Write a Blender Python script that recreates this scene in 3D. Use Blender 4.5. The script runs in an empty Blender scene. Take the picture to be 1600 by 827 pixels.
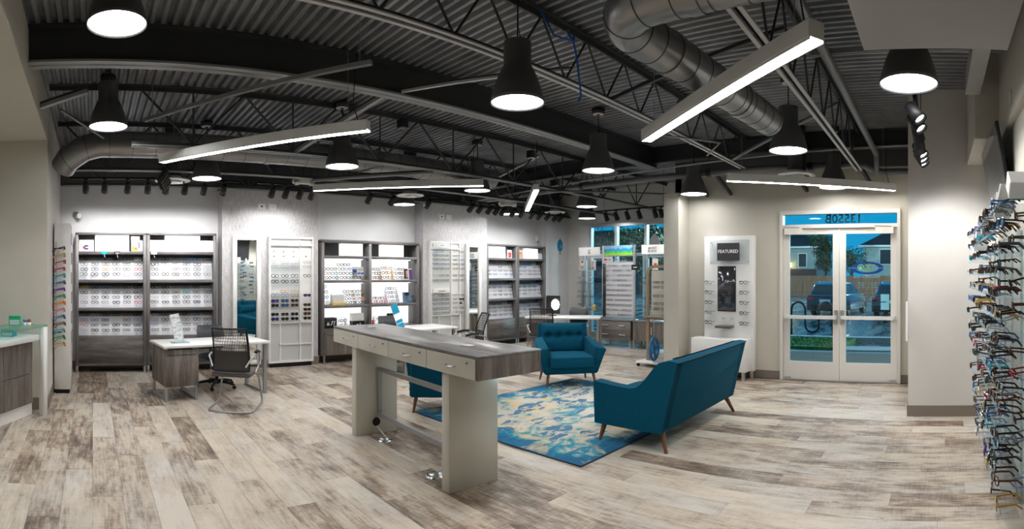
import bpy, math, random
from mathutils import Vector, Matrix
random.seed(7)
PI = math.pi
S = bpy.context.scene
COL = S.collection

# ---------------------------------------------------------------- camera: a stitched 109 degree cylindrical panorama, eye height 1.69 m
FPX, HOR, XN = 839.03, 429.47, 144.93          # pixels per radian, horizon row, column that looks along +Y
cam_d = bpy.data.cameras.new('camera'); cam = bpy.data.objects.new('camera', cam_d); COL.objects.link(cam)
cam_d.type = 'PANO'; cam_d.panorama_type = 'CENTRAL_CYLINDRICAL'
cam_d.central_cylindrical_range_u_min = -800 / FPX; cam_d.central_cylindrical_range_u_max = 800 / FPX
cam_d.central_cylindrical_range_v_min = (HOR - 827) / FPX; cam_d.central_cylindrical_range_v_max = HOR / FPX
cam_d.central_cylindrical_radius = 1.0
cam.location = (0, 0, 1.69); cam.rotation_euler = (PI / 2, 0, -(800 - XN) / FPX)
cam_d.clip_start = 0.02; cam_d.clip_end = 400
S.camera = cam
# ---------------------------------------------------------------- dusk sky, exposure
W = bpy.data.worlds.new('dusk_sky'); S.world = W; W.use_nodes = True
nt = W.node_tree; nt.nodes.clear()
o_ = nt.nodes.new('ShaderNodeOutputWorld'); b_ = nt.nodes.new('ShaderNodeBackground')
b_.inputs[0].default_value = (0.0035, 0.100, 0.175, 1); b_.inputs[1].default_value = 1.0
nt.links.new(b_.outputs[0], o_.inputs[0])
S.view_settings.view_transform = 'Standard'; S.view_settings.look = 'None'
S.view_settings.gamma = 1.0; S.view_settings.exposure = 2.0
S.cycles.max_bounces = 10; S.cycles.transparent_max_bounces = 24; S.cycles.diffuse_bounces = 5
S.cycles.glossy_bounces = 4; S.cycles.caustics_reflective = False; S.cycles.caustics_refractive = False
S.cycles.sample_clamp_indirect = 6.0
PENDANT_E, PENDANT_W, LINEAR_E, SPOT_W = 6.0, 26.0, 11.0, 7.5

# ---------------------------------------------------------------- helpers
class MB:
    """collects shapes, builds ONE mesh"""
    def __init__(s): s.v = []; s.f = []; s.m = []; s.sm = []
    def add(s, vs, fs, mi=0, sm=False):
        n = len(s.v); s.v += [tuple(p) for p in vs]
        for f in fs: s.f.append(tuple(i + n for i in f)); s.m.append(mi); s.sm.append(sm)
        return s
    def box(s, x0, x1, y0, y1, z0, z1, mi=0):
        v = [(x0,y0,z0),(x1,y0,z0),(x1,y1,z0),(x0,y1,z0),(x0,y0,z1),(x1,y0,z1),(x1,y1,z1),(x0,y1,z1)]
        return s.add(v, [(0,3,2,1),(4,5,6,7),(0,1,5,4),(1,2,6,5),(2,3,7,6),(3,0,4,7)], mi)
    def bbox(s, x0, x1, y0, y1, z0, z1, b=.01, mi=0):
        """box with chamfered edges"""
        X, Y, Z = (x0, x1), (y0, y1), (z0, z1); vs = []; idx = {}
        for ax in range(3):
            for i in (0,1):
                for j in (0,1):
                    for k in (0,1):
                        p = [X[i], Y[j], Z[k]]; sg = [1 if q == 0 else -1 for q in (i,j,k)]
                        for a in range(3):
                            if a != ax: p[a] += b * sg[a]
                        idx[(ax,i,j,k)] = len(vs); vs.append(tuple(p))
        fs = []
        for ax in range(3):
            o = [a for a in range(3) if a != ax]
            for i in (0,1):
                q = []
                for (u, w) in ((0,0),(1,0),(1,1),(0,1)):
                    t = [0,0,0]; t[ax] = i; t[o[0]] = u; t[o[1]] = w; q.append(idx[(ax,*t)])
                if (i == 0) == (ax != 1): q.reverse()
                fs.append(tuple(q))
        for ax in range(3):
            a1, a2 = [a for a in range(3) if a != ax]
            for u in (0,1):
                for w in (0,1):
                    q = []
                    for (fa, t) in ((a1,0),(a1,1),(a2,1),(a2,0)):
                        c = [0,0,0]; c[ax] = t; c[a1] = u; c[a2] = w; q.append(idx[(fa,*c)])
                    if ((u == w) != (ax == 1)): q.reverse()
                    fs.append(tuple(q))
        for i in (0,1):
            for j in (0,1):
                for k in (0,1):
                    q = [idx[(0,i,j,k)], idx[(1,i,j,k)], idx[(2,i,j,k)]]
                    if (i + j + k) % 2 == 0: q.reverse()
                    fs.append(tuple(q))
        return s.add(vs, fs, mi)
    def prism(s, poly, z0, z1, mi=0, sm=False):
        n = len(poly); v = [(p[0], p[1], z0) for p in poly] + [(p[0], p[1], z1) for p in poly]
        f = [tuple(range(n - 1, -1, -1)), tuple(range(n, 2 * n))]
        s.add(v, f, mi)
        return s.add(v, [(i, (i + 1) % n, n + (i + 1) % n, n + i) for i in range(n)], mi, sm)
    def prof(s, poly, ax, a0, a1, mi=0, sm=False):
        """polygon (u,w) extruded along axis 'x': poly=(y,z); 'y': poly=(x,z)"""
        n = len(poly)
        P = (lambda u, w, a: (a, u, w)) if ax == 'x' else (lambda u, w, a: (u, a, w))
        v = [P(u, w, a0) for u, w in poly] + [P(u, w, a1) for u, w in poly]
        s.add(v, [tuple(range(n - 1, -1, -1)), tuple(range(n, 2 * n))], mi)
        return s.add(v, [(i, (i + 1) % n, n + (i + 1) % n, n + i) for i in range(n)], mi, sm)
    def lathe(s, pr, n=20, c=(0,0,0), mi=0, sm=True, cap=True):
        v = []; k = len(pr)
        for r, z in pr:
            for i in range(n):
                a = 2 * PI * i / n; v.append((c[0] + r * math.cos(a), c[1] + r * math.sin(a), c[2] + z))
        f = [(j*n + i, j*n + (i+1) % n, (j+1)*n + (i+1) % n, (j+1)*n + i) for j in range(k-1) for i in range(n)]
        s.add(v, f, mi, sm)
        if cap:
            s.add(v[:n], [tuple(range(n-1,-1,-1))], mi); s.add(v[-n:], [tuple(range(n))], mi)
        return s
    def tube(s, pts, r, n=8, mi=0, closed=False, sm=True, flat=None, caps=True):
        """round (or, with n=4 and flat=(w,h), rectangular) section swept along pts; r may be a list"""
        P = [Vector(p) for p in pts]; N = len(P); rings = []; up0 = None
        for i in range(N):
            a = P[i-1] if (i > 0 or closed) else P[i]; b = P[(i+1) % N] if (i < N-1 or closed) else P[i]
            t = (b - a).normalized()
            if up0 is None:
                up0 = Vector((0,0,1)) if abs(t.z) < .9 else Vector((0,1,0))
            u = t.cross(up0)
            if u.length < 1e-6: u = t.cross(Vector((1,0,0)))
            u.normalize(); w = u.cross(t).normalized(); up0 = w
            rr = r[i] if isinstance(r, (list, tuple)) else r
            ring = []
            if flat:
                for (p, q) in ((-1,-1),(1,-1),(1,1),(-1,1)): ring.append(P[i] + u * (p*flat[0]/2) + w * (q*flat[1]/2))
            else:
                for k in range(n):
                    an = 2*PI*k/n; ring.append(P[i] + (u*math.cos(an) + w*math.sin(an)) * rr)
            rings.append(ring)
        m = 4 if flat else n; v = [p for ring in rings for p in ring]; f = []
        for i in range(N if closed else N-1):
            j = (i+1) % N
            for k in range(m): f.append((i*m+k, i*m+(k+1)%m, j*m+(k+1)%m, j*m+k))
        s.add(v, f, mi, sm and not flat)
        if not closed and caps:
            s.add(rings[0], [tuple(range(m-1,-1,-1))], mi); s.add(rings[-1], [tuple(range(m))], mi)
        return s
    def bar(s, a, b, w, h, mi=0): return s.tube([a, b], 0, flat=(w, h), mi=mi)
    def quad(s, a, b, c, d, mi=0): return s.add([a,b,c,d], [(0,1,2,3)], mi)
    def grid(s, fn, nu, nv, mi=0, sm=True):
        v = [fn(i/nu, j/nv) for j in range(nv+1) for i in range(nu+1)]
        return s.add(v, [(j*(nu+1)+i, j*(nu+1)+i+1, (j+1)*(nu+1)+i+1, (j+1)*(nu+1)+i) for j in range(nv) for i in range(nu)], mi, sm)
    def xf(s, M):
        s.v = [tuple(M @ Vector(p)) for p in s.v]; return s
    def mesh(s, name, mats):
        me = bpy.data.meshes.new(name); me.from_pydata(s.v, [], s.f); 
        for m in (mats if isinstance(mats, (list, tuple)) else [mats]): me.materials.append(m)
        me.polygons.foreach_set('material_index', s.m); me.polygons.foreach_set('use_smooth', s.sm); me.update(); return me
    def build(s, name, mats, parent=None, loc=(0,0,0), rz=0, rot=None):
        o = bpy.data.objects.new(name, s.mesh(name, mats)); COL.objects.link(o)
        o.location = loc; o.rotation_euler = rot or (0,0,rz)
        if parent is not None: o.parent = parent
        return o
def box(*a): return MB().box(*a)
def bbox(*a, **k): return MB().bbox(*a, **k)

def tag(o, label, cat=None, group=None, kind=None):
    if label: o['label'] = label
    if cat: o['category'] = cat
    if group: o['group'] = group
    if kind: o['kind'] = kind
    return o
def thing(name, label, cat, loc=(0,0,0), rz=0, group=None):
    o = bpy.data.objects.new(name, None); COL.objects.link(o)
    o.empty_display_size = .1; o.location = loc; o.rotation_euler = (0,0,rz)
    return tag(o, label, cat, group)
def struct(o, label=None): o['kind'] = 'structure'; (label and o.__setitem__('label', label)); return o
ORD = ['first','second','third','fourth','fifth','sixth','seventh','eighth','ninth','tenth','eleventh','twelfth','thirteenth','fourteenth','fifteenth','sixteenth','seventeenth','eighteenth','nineteenth','twentieth']

# ---------------------------------------------------------------- materials
def mat(name, color, rough=.5, metal=0, spec=.5, emit=None, es=0, trans=0, alpha=1, bump=None, coat=0, sheen=0):
    m = bpy.data.materials.new(name); m.use_nodes = True; b = m.node_tree.nodes['Principled BSDF']
    b.inputs['Base Color'].default_value = (*color, 1); b.inputs['Roughness'].default_value = rough; b.inputs['Metallic'].default_value = metal
    b.inputs['Specular IOR Level'].default_value = spec
    if coat: b.inputs['Coat Weight'].default_value = coat
    if sheen: b.inputs['Sheen Weight'].default_value = sheen
    if emit: b.inputs['Emission Color'].default_value = (*emit, 1); b.inputs['Emission Strength'].default_value = es
    if alpha < 1: b.inputs['Alpha'].default_value = alpha
    return m
class NT:
    def __init__(s, m): s.t = m.node_tree; s.b = s.t.nodes.get('Principled BSDF')
    def n(s, ty, **k):
        x = s.t.nodes.new('ShaderNode' + ty)
        for a, v in k.items(): setattr(x, a, v)
        return x
    def l(s, a, b): s.t.links.new(a, b)
    def math(s, op, a, b=None, c=None):
        x = s.n('Math', operation=op)
        for i, v in enumerate((a, b, c)):
            if v is None: continue
            if isinstance(v, (int, float)): x.inputs[i].default_value = v
            else: s.l(v, x.inputs[i])
        return x.outputs[0]
    def noise(s, vec, scale, detail=4, rough=.55, dim='3D'):
        x = s.n('TexNoise'); x.noise_dimensions = dim; x.inputs['Scale'].default_value = scale; x.inputs['Detail'].default_value = detail; x.inputs['Roughness'].default_value = rough
        if vec is not None: s.l(vec, x.inputs['Vector'])
        return x.outputs['Fac']
    def ramp(s, fac, stops, interp='LINEAR'):
        x = s.n('ValToRGB'); cr = x.color_ramp; cr.interpolation = interp
        while len(cr.elements) < len(stops): cr.elements.new(.5)
        for e, (p, c) in zip(cr.elements, stops): e.position = p; e.color = (*c, 1) if len(c) == 3 else c
        s.l(fac, x.inputs[0]); return x.outputs[0]
    def mapv(s, vec, scale, loc=(0,0,0)):
        x = s.n('Mapping'); x.inputs['Scale'].default_value = scale; x.inputs['Location'].default_value = loc; s.l(vec, x.inputs['Vector']); return x.outputs[0]
    def mix(s, fac, a, b, mode='MIX'):
        x = s.n('Mix'); x.data_type = 'RGBA'; x.blend_type = mode
        if isinstance(fac, (int, float)): x.inputs[0].default_value = fac
        else: s.l(fac, x.inputs[0])
        for i, v in ((6, a), (7, b)):
            if isinstance(v, tuple): x.inputs[i].default_value = (*v, 1)
            else: s.l(v, x.inputs[i])
        return x.outputs[2]
    def bump(s, h, strength=.3, dist=.01):
        x = s.n('Bump'); x.inputs['Strength'].default_value = strength; x.inputs['Distance'].default_value = dist; s.l(h, x.inputs['Height']); s.l(x.outputs[0], s.b.inputs['Normal'])
    def col(s, c): s.l(c, s.b.inputs['Base Color'])
    def pos(s): return s.n('NewGeometry').outputs['Position']
    def obj(s): return s.n('TexCoord').outputs['Object']
    def sep(s, v): x = s.n('SeparateXYZ'); s.l(v, x.inputs[0]); return x.outputs
    def comb(s, x=0, y=0, z=0):
        c = s.n('CombineXYZ')
        for i, v in enumerate((x, y, z)):
            if isinstance(v, (int, float)): c.inputs[i].default_value = v
            else: s.l(v, c.inputs[i])
        return c.outputs[0]

def painted(name, c, var=.04, rough=.6):
    m = mat(name, c, rough); t = NT(m); f = t.noise(t.pos(), 1.7, 3)
    t.col(t.ramp(f, [(.3, tuple(x*(1-var) for x in c)), (.7, tuple(min(1, x*(1+var)) for x in c))]))
    t.bump(t.noise(t.pos(), 260, 2), .05, .002); return m
M = {}
M['beige'] = painted('beige_paint', (.545,.52,.455))
M['beige_light'] = painted('pale_grey_paint', (.60,.58,.55))
M['wall_grey'] = painted('light_grey_paint', (.62,.62,.63))
M['dark_paint'] = painted('charcoal_paint', (.09,.092,.096), rough=.7)
M['base_vinyl'] = mat('taupe_vinyl_base', (.20,.165,.135), .5)
M['drywall_cloud'] = painted('grey_drywall', (.34,.34,.335))
# wallpaper with vertical silvery streaks
m = M['wallpaper'] = mat('streaked_wallpaper', (.6,.6,.62), .42); t = NT(m)
p = t.pos(); f1 = t.noise(t.mapv(p, (75,75,6.5)), 1, 5, .72); f2 = t.noise(t.mapv(p, (150,150,24)), 1, 3, .6)
fx = t.math('ADD', t.math('MULTIPLY', f1, .6), t.math('MULTIPLY', f2, .4))
t.col(t.ramp(fx, [(.34,(.22,.22,.235)),(.46,(.43,.425,.435)),(.55,(.56,.55,.56)),(.68,(.80,.80,.84))])); t.bump(f1, .15, .004)
# wood laminates, grain along x, y or z of the object
def wood(name, axis, dark=(.085,.072,.065), mid=(.19,.165,.15), light=(.33,.295,.27), sc=1.0, rough=.45):
    m = mat(name, mid, rough); t = NT(m); p = t.pos()
    k = {'x': (.9,9,9), 'y': (9,.9,9), 'z': (9,9,.9)}[axis]
    k = tuple(q*sc for q in k)
    w = t.noise(t.mapv(p, tuple(q*.35 for q in k)), 1, 2, .5)
    f1 = t.noise(t.mapv(p, k), 1.3, 6, .62)
    f2 = t.noise(t.mapv(p, tuple(q*5 for q in k)), 1.5, 4, .7)
    f = t.math('ADD', t.math('ADD', t.math('MULTIPLY', f1, .55), t.math('MULTIPLY', f2, .25)), t.math('MULTIPLY', w, .2))
    t.col(t.ramp(f, [(.36, dark), (.48, mid), (.62, light)])); t.bump(f2, .08, .002); return m
M['wood_h'] = wood('grey_walnut_across', 'x', (.045,.038,.035), (.105,.092,.086), (.20,.18,.168)); M['wood_v'] = wood('grey_walnut_upright', 'z', (.060,.049,.043), (.135,.114,.102), (.25,.22,.20))
M['wood_y'] = wood('grey_walnut_lengthwise', 'y', (.075,.071,.071), (.145,.14,.14), (.235,.228,.228), rough=.32)
M['wood_gv'] = wood('grey_walnut_cool', 'z', (.075,.070,.070), (.13,.122,.122), (.21,.20,.20))
M['wood_gh'] = wood('grey_walnut_cool_across', 'x', (.075,.070,.070), (.125,.117,.117), (.20,.19,.19))
M['white'] = mat('white_laminate', (.80,.80,.79), .35)
M['offwhite'] = mat('putty_laminate', (.60,.59,.53), .28)
M['board'] = mat('white_acrylic_board', (.66,.67,.71), .25)
M['lit'] = mat('backlit_white_panel', (.78,.78,.78), .4, emit=(1,1,1), es=.22)
M['aluminium'] = mat('brushed_aluminium', (.55,.56,.57), .32, 1)
M['grey_metal'] = mat('grey_powdercoat', (.36,.37,.38), .38, .5)
M['chrome'] = mat('chrome', (.85,.85,.86), .08, 1)
M['black'] = mat('black_plastic', (.012,.012,.013), .5, spec=.25)
M['black_metal'] = mat('black_paint_metal', (.020,.020,.021), .5, .2)
M['shade'] = mat('charcoal_spun_shade', (.088,.090,.091), .5, .1)
M['steel_dark'] = mat('dark_painted_steel', (.036,.038,.041), .5)
M['steel_grey'] = mat('grey_painted_steel', (.30,.305,.31), .45, .4)
M['steel_pale'] = mat('pale_painted_steel', (.52,.52,.52), .45, .2)
M['pipe'] = mat('grey_painted_pipe', (.16,.165,.17), .4, .3)
M['bulb'] = mat('pendant_diffuser', (1,1,1), .4, emit=(1,1,1), es=PENDANT_E)
M['led'] = mat('led_lens', (1,1,1), .4, emit=(1,.95,.88), es=LINEAR_E)
M['spot_lens'] = mat('spot_lens', (1,1,1), .4, emit=(1,1,1), es=6)
M['fixture_white'] = mat('fixture_housing', (.74,.74,.72), .4, .2)
M['deck'] = mat('dark_roof_deck', (.10,.10,.10), .40, .3); t = NT(M['deck'])
f = t.noise(t.pos(), 2.5, 5); t.col(t.ramp(f, [(.3,(.175,.185,.200)),(.7,(.31,.325,.345))]))
m = M['duct'] = mat('galvanised_duct', (.27,.27,.272), .30, .75)
# teal wool
m = M['teal'] = mat('teal_wool', (.004,.105,.185), .9, spec=.12); t = NT(m); p = t.obj()
f = t.noise(p, 420, 2, .6); g = t.noise(t.mapv(p, (900,90,90)), 1, 2); h = t.math('ADD', t.math('MULTIPLY', f, .6), t.math('MULTIPLY', g, .4))
t.col(t.ramp(h, [(.3,(.001,.046,.088)),(.7,(.003,.098,.168))])); t.bump(h, .35, .003)
M['teal_dark'] = mat('teal_piping', (.002,.045,.085), .8)
M['leg_wood'] = wood('walnut_leg', 'z', (.07,.025,.010), (.15,.055,.020), (.24,.10,.04), rough=.35)
M['mesh'] = mat('charcoal_mesh', (.060,.054,.050), .7); M['seat_grey'] = mat('charcoal_seat', (.095,.088,.085), .8)
M['leather'] = mat('black_leather', (.035,.042,.05), .38)
# clear acrylic and glass: fixed mixes of transparency and gloss
def clear(name, tint=(1,1,1), gloss=.1, grough=.03, diff=0, dcol=(.8,.9,1)):
    m = bpy.data.materials.new(name); m.use_nodes = True; t = m.node_tree; t.nodes.clear()
    o = t.nodes.new('ShaderNodeOutputMaterial'); tr = t.nodes.new('ShaderNodeBsdfTransparent'); gl = t.nodes.new('ShaderNodeBsdfGlossy'); mx = t.nodes.new('ShaderNodeMixShader')
    tr.inputs[0].default_value = (*tint, 1); gl.inputs['Roughness'].default_value = grough; mx.inputs[0].default_value = gloss
    t.links.new(tr.outputs[0], mx.inputs[1]); t.links.new(gl.outputs[0], mx.inputs[2]); last = mx
    if diff:
        d = t.nodes.new('ShaderNodeBsdfDiffuse'); d.inputs[0].default_value = (*dcol, 1); m2 = t.nodes.new('ShaderNodeMixShader'); m2.inputs[0].default_value = diff
        t.links.new(mx.outputs[0], m2.inputs[1]); t.links.new(d.outputs[0], m2.inputs[2]); last = m2
    t.links.new(last.outputs[0], o.inputs[0]); return m
M['glass'] = clear('blue_tinted_glazing', (.72,.92,.98), .045, .01)
M['shelf_glass'] = clear('green_shelf_glass', (.75,.93,.90), .12, .02, .06, (.3,.6,.55))
M['acrylic'] = clear('clear_acrylic', (.95,.97,.98), .10, .05, .05)
M['acrylic_edge'] = clear('blue_edged_acrylic', (.80,.92,.98), .12, .1, .14, (.55,.78,.92))
M['lens'] = clear('clear_lens', (.94,.95,.95), .08, .02)
M['mirror'] = mat('mirror_silver', (.86,.90,.89), .015, 1)
M['black_glass'] = mat('dark_screen', (.035,.037,.042), .12, 0, .6)
M['mirror_screen'] = mat('mirror_screen', (.10,.105,.12), .10, .7)
M['card_white'] = mat('card_white', (.58,.58,.58), .5)
M['silver'] = mat('satin_silver', (.62,.63,.65), .3, .9)
GC = {'black':(.012,.012,.013),'tortoise':(.10,.038,.014),'blue':(.03,.16,.40),'red':(.45,.03,.05),'clear':(.50,.50,.50),'gold':(.55,.36,.10),'grey':(.10,.105,.115),'pink':(.62,.20,.32),'teal':(.01,.34,.44),'orange':(.75,.24,.03),'purple':(.12,.04,.28),'green':(.05,.25,.10),'brown':(.07,.03,.018)}
for k, c in GC.items(): M['g_' + k] = mat(k + '_acetate', c, .25)
for k, c in {'smoke':(.02,.02,.022),'brown':(.09,.04,.015),'blue':(.02,.16,.42),'orange':(.7,.20,.02),'violet':(.08,.04,.30),'green':(.03,.10,.05),'teal':(.01,.25,.30)}.items(): M['l_' + k] = mat(k + '_sun_lens', c, .08, .3)
# ================================================================ STRUCTURE
DECK = 3.90
# ---- floor slab and planks
fl = struct(box(-2.8, 11.5, -3.1, 9.75, -.25, -.006).build('floor', mat('plank_joint', (.10,.085,.07), .8)))
m = M['plank'] = mat('weathered_plank', (.4,.35,.3), .36); t = NT(m)
PW, PL = .23, 1.50
p = t.pos(); sx = t.sep(p)
row = t.math('FLOOR', t.math('DIVIDE', sx[0], PW)); off = t.math('MULTIPLY', t.math('FRACT', t.math('MULTIPLY', t.math('ADD', row, 40.0), .3819)), PL)
idx = t.math('FLOOR', t.math('DIVIDE', t.math('ADD', sx[1], off), PL))
wn = t.n('TexWhiteNoise'); wn.noise_dimensions = '2D'; t.l(t.comb(row, idx), wn.inputs['Vector']); rnd = wn.outputs['Value']
shift = t.n('VectorMath', operation='ADD'); t.l(p, shift.inputs[0]); t.l(t.comb(t.math('MULTIPLY', rnd, 37.0), t.math('MULTIPLY', rnd, 91.0), 0), shift.inputs[1]); q = shift.outputs[0]
big = t.noise(t.mapv(q, (5.0,1.9,1)), 1, 9, .68)            # broad worn patches
fine = t.noise(t.mapv(q, (34,3.0,1)), 1, 6, .7)             # grain
cross = t.noise(t.mapv(q, (5,60,1)), 1, 3, .6)              # saw marks
f = t.math('ADD', t.math('ADD', t.math('MULTIPLY', big, .62), t.math('MULTIPLY', fine, .40)), t.math('MULTIPLY', rnd, .19))
f = t.math('ADD', f, t.math('MULTIPLY', cross, .13))
c1 = t.ramp(f, [(.485,(.085,.060,.044)),(.555,(.185,.138,.104)),(.615,(.31,.25,.197)),(.67,(.45,.39,.318)),(.79,(.585,.53,.45))])
hue = t.ramp(t.noise(t.mapv(q, (2,.8,1)), 1, 2), [(.4,(1.0,.97,.94)),(.62,(.93,.96,1.02))])
knot = t.noise(t.mapv(q, (11,5.5,1)), 1, 3, .75); kf = t.ramp(knot, [(.66,(0,0,0)),(.74,(1,1,1))])
c2 = t.mix(1.0, c1, hue, 'MULTIPLY'); c3 = t.mix(t.math('MULTIPLY', kf, .6), c2, (.07,.05,.038))
t.col(c3); t.bump(t.math('ADD', fine, cross), .10, .002)
t.l(t.ramp(f, [(.4,(.55,.55,.55)),(.8,(.36,.36,.36))]), t.b.inputs['Roughness'])
pieces = []
for r in range(int(-2.6/PW) - 1, int(11.4/PW) + 1):
    off = ((r + 40) * .3819 % 1) * PL
    for k in range(-4, 9):
        y0, y1 = max(k*PL - off, -3.0), min((k+1)*PL - off, 9.6)
        x0, x1 = r*PW, (r+1)*PW
        if y1 - y0 < .02: continue
        cx, cy = (x0+x1)/2, (y0+y1)/2
        if cx > 8.35 and cy < 4.3: continue
        a = math.atan2(cx, cy); vis = -.25 < a < 1.78 and math.hypot(cx, cy) > 2.0
        pieces.append((0 if vis else 1, math.hypot(cx, cy), x0, x1, y0, y1))
pieces.sort()
g = .0007; rest = MB(); cache = {}
for n, (h_, d_, x0, x1, y0, y1) in enumerate(pieces):
    if n < 296:
        L = round(y1 - y0, 4)
        if L not in cache: cache[L] = bbox(g, PW-g, g, L-g, -.012, 0, b=.0010).mesh('plank', M['plank'])
        o = bpy.data.objects.new('plank', cache[L]); COL.objects.link(o); o.location = (x0, y0, 0); o.parent = fl
    else: rest.bbox(x0+g, x1-g, y0+g, y1-g, -.012, 0, b=.0010)
o = rest.build('plank_field', M['plank'], fl); o['kind'] = 'stuff'
# ---- walls
def wall(name, *b, m='beige', lab=None): return struct(box(*b).build(name, M[m]), lab)
wall('wall_back', -.7, 11.6, 9.6, 9.72, 0, 3.28, m='wall_grey')
wall('wall_back_upper', -.7, 11.6, 9.58, 9.72, 3.28, DECK+.1, m='dark_paint')
wall('wall_back_pier', 2.28, 4.14, 9.28, 9.6, 0, 3.22, m='wallpaper')
wall('wall_back_pier', 6.56, 8.37, 9.28, 9.6, 0, 3.22, m='wallpaper')
wall('wall_back_pier', 10.46, 11.4, 9.3, 9.6, 0, 3.22, m='wall_grey')
for a, b in ((2.28,4.14),(6.56,8.37),(10.46,11.4)): struct(box(a-.01, b+.01, 9.26, 9.6, 3.22, 3.30).build('trim_1', M['dark_paint']))
wall('wall_left_pier', -2.7, -.57, 6.71, 6.9, 0, 3.38)
wall('wall_left', -.69, -.57, 6.9, 9.6, 0, 3.28, m='beige_light')
wall('wall_left_upper', -.69, -.575, 6.9, 9.6, 3.28, DECK+.1, m='beige')
wall('wall_left_soffit', -2.7, -.57, -3.1, 6.8, 3.38, DECK+.1)
wall('wall_left_far', -2.8, -2.68, -3.1, 6.9, 0, 3.4)
wall('wall_rear', -2.8, 2.3, -3.2, -3.08, 0, DECK+.1)
wall('wall_right', 2.2, 6.5, -.77, -.65, 0, DECK+.1)
wall('wall_right_return', 2.1, 2.22, -3.1, -.65, 0, DECK+.1)
wall('wall_right_block', 6.4, 8.45, -.78, .336, 0, DECK+.1, m='beige_light')
wall('wall_right_bulkhead', 5.15, 6.4, -.66, -.37, 3.0, DECK+.1)
wall('wall_right_header', 2.2, 5.15, -.67, -.60, 2.95, DECK+.1)
# front wall with the door opening (y .556-2.49, z 0-2.713)
wf = MB().box(8.34,8.48,.30,.556,0,3.38).box(8.34,8.48,2.49,4.40,0,3.38).box(8.34,8.48,.556,2.49,2.713,3.38)
struct(wf.build('wall_front', M['beige']))
wall('wall_front_upper', 8.33, 8.48, .30, 4.40, 3.38, DECK+.1, m='dark_paint')
wall('wall_front_return', 8.34, 11.4, 4.28, 4.42, 0, DECK+.1)
wall('wall_front_pier', 7.95, 8.36, 4.14, 4.42, 0, 3.06)
# window wall x=11.38
YW = [8.57, 7.71, 6.82, 5.93]
ww = MB().box(11.38,11.52,8.57,9.7,0,DECK+.1).box(11.38,11.52,4.3,8.57,3.01,DECK+.1).box(11.38,11.52,4.3,5.93,0,3.01).box(11.38,11.52,5.93,8.57,0,.12)
struct(ww.build('wall_window', M['beige_light']))
wd = struct(MB().box(11.34,11.46,8.49,8.57,.12,3.01).build('window_1', M['aluminium']), 'aluminium storefront window beyond the display towers')
for y in YW[1:]: box(11.34,11.46,y-.035,y+.035,.12,3.01).build('mullion', M['aluminium'], wd)
for z in (.12, 2.16, 2.93): box(11.35,11.45,5.93,8.55,z,z+.08).build('rail', M['aluminium'], wd)
for i in range(3):
    for z0, z1 in ((.2,2.16),(2.24,2.93)): box(11.398,11.404,YW[i+1]+.03,YW[i]-.03,z0,z1).build('pane', M['glass'], wd)
# baseboards
def bb(name, *b): struct(box(*b).build(name, M['base_vinyl']))
bb('baseboard_back', -.57, 2.28, 9.588, 9.6, 0, .15); bb('baseboard_back', 4.14, 6.56, 9.588, 9.6, 0, .15); bb('baseboard_back', 8.37, 10.46, 9.588, 9.6, 0, .15)
for a, b in ((2.28,4.14),(6.56,8.37),(10.46,11.38)): bb('baseboard_back', a-.01, b+.01, 9.266 if a < 10 else 9.288, 9.30, 0, .15)
bb('baseboard_left', -2.0, -.558, 6.698, 6.712, 0, .15); bb('baseboard_left', -.572, -.556, 6.70, 9.58, 0, .15)
bb('baseboard_front', 8.326, 8.342, .336, .556, 0, .13); bb('baseboard_front', 8.326, 8.342, 2.49, 4.14, 0, .13)
bb('baseboard_front', 7.938, 8.34, 4.128, 4.142, 0, .13); bb('baseboard_front', 7.938, 7.952, 4.13, 4.42, 0, .13)
bb('baseboard_right', 6.388, 6.402, -.65, .35, 0, .13); bb('baseboard_right', 6.39, 8.33, .335, .349, 0, .13); bb('baseboard_right', 2.2, 6.4, -.652, -.638, 0, .13)
# ---- corrugated roof deck: flutes along y
P = .10; prof = []
x = -2.8
while x < 11.6: prof += [(x, DECK), (x+.035, DECK), (x+.05, DECK+.045), (x+.085, DECK+.045)]; x += P
v = [(a, -3.2, z) for a, z in prof] + [(a, 9.75, z) for a, z in prof]; n = len(prof)
struct(MB().add(v, [(i, n+i, n+i+1, i+1) for i in range(n-1)]).build('ceiling', M['deck']), 'dark corrugated steel roof deck with flutes toward the back wall')
struct(box(-2.8, 11.6, -3.2, 9.75, DECK+.08, DECK+.15).build('ceiling_slab', M['steel_dark']))
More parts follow.
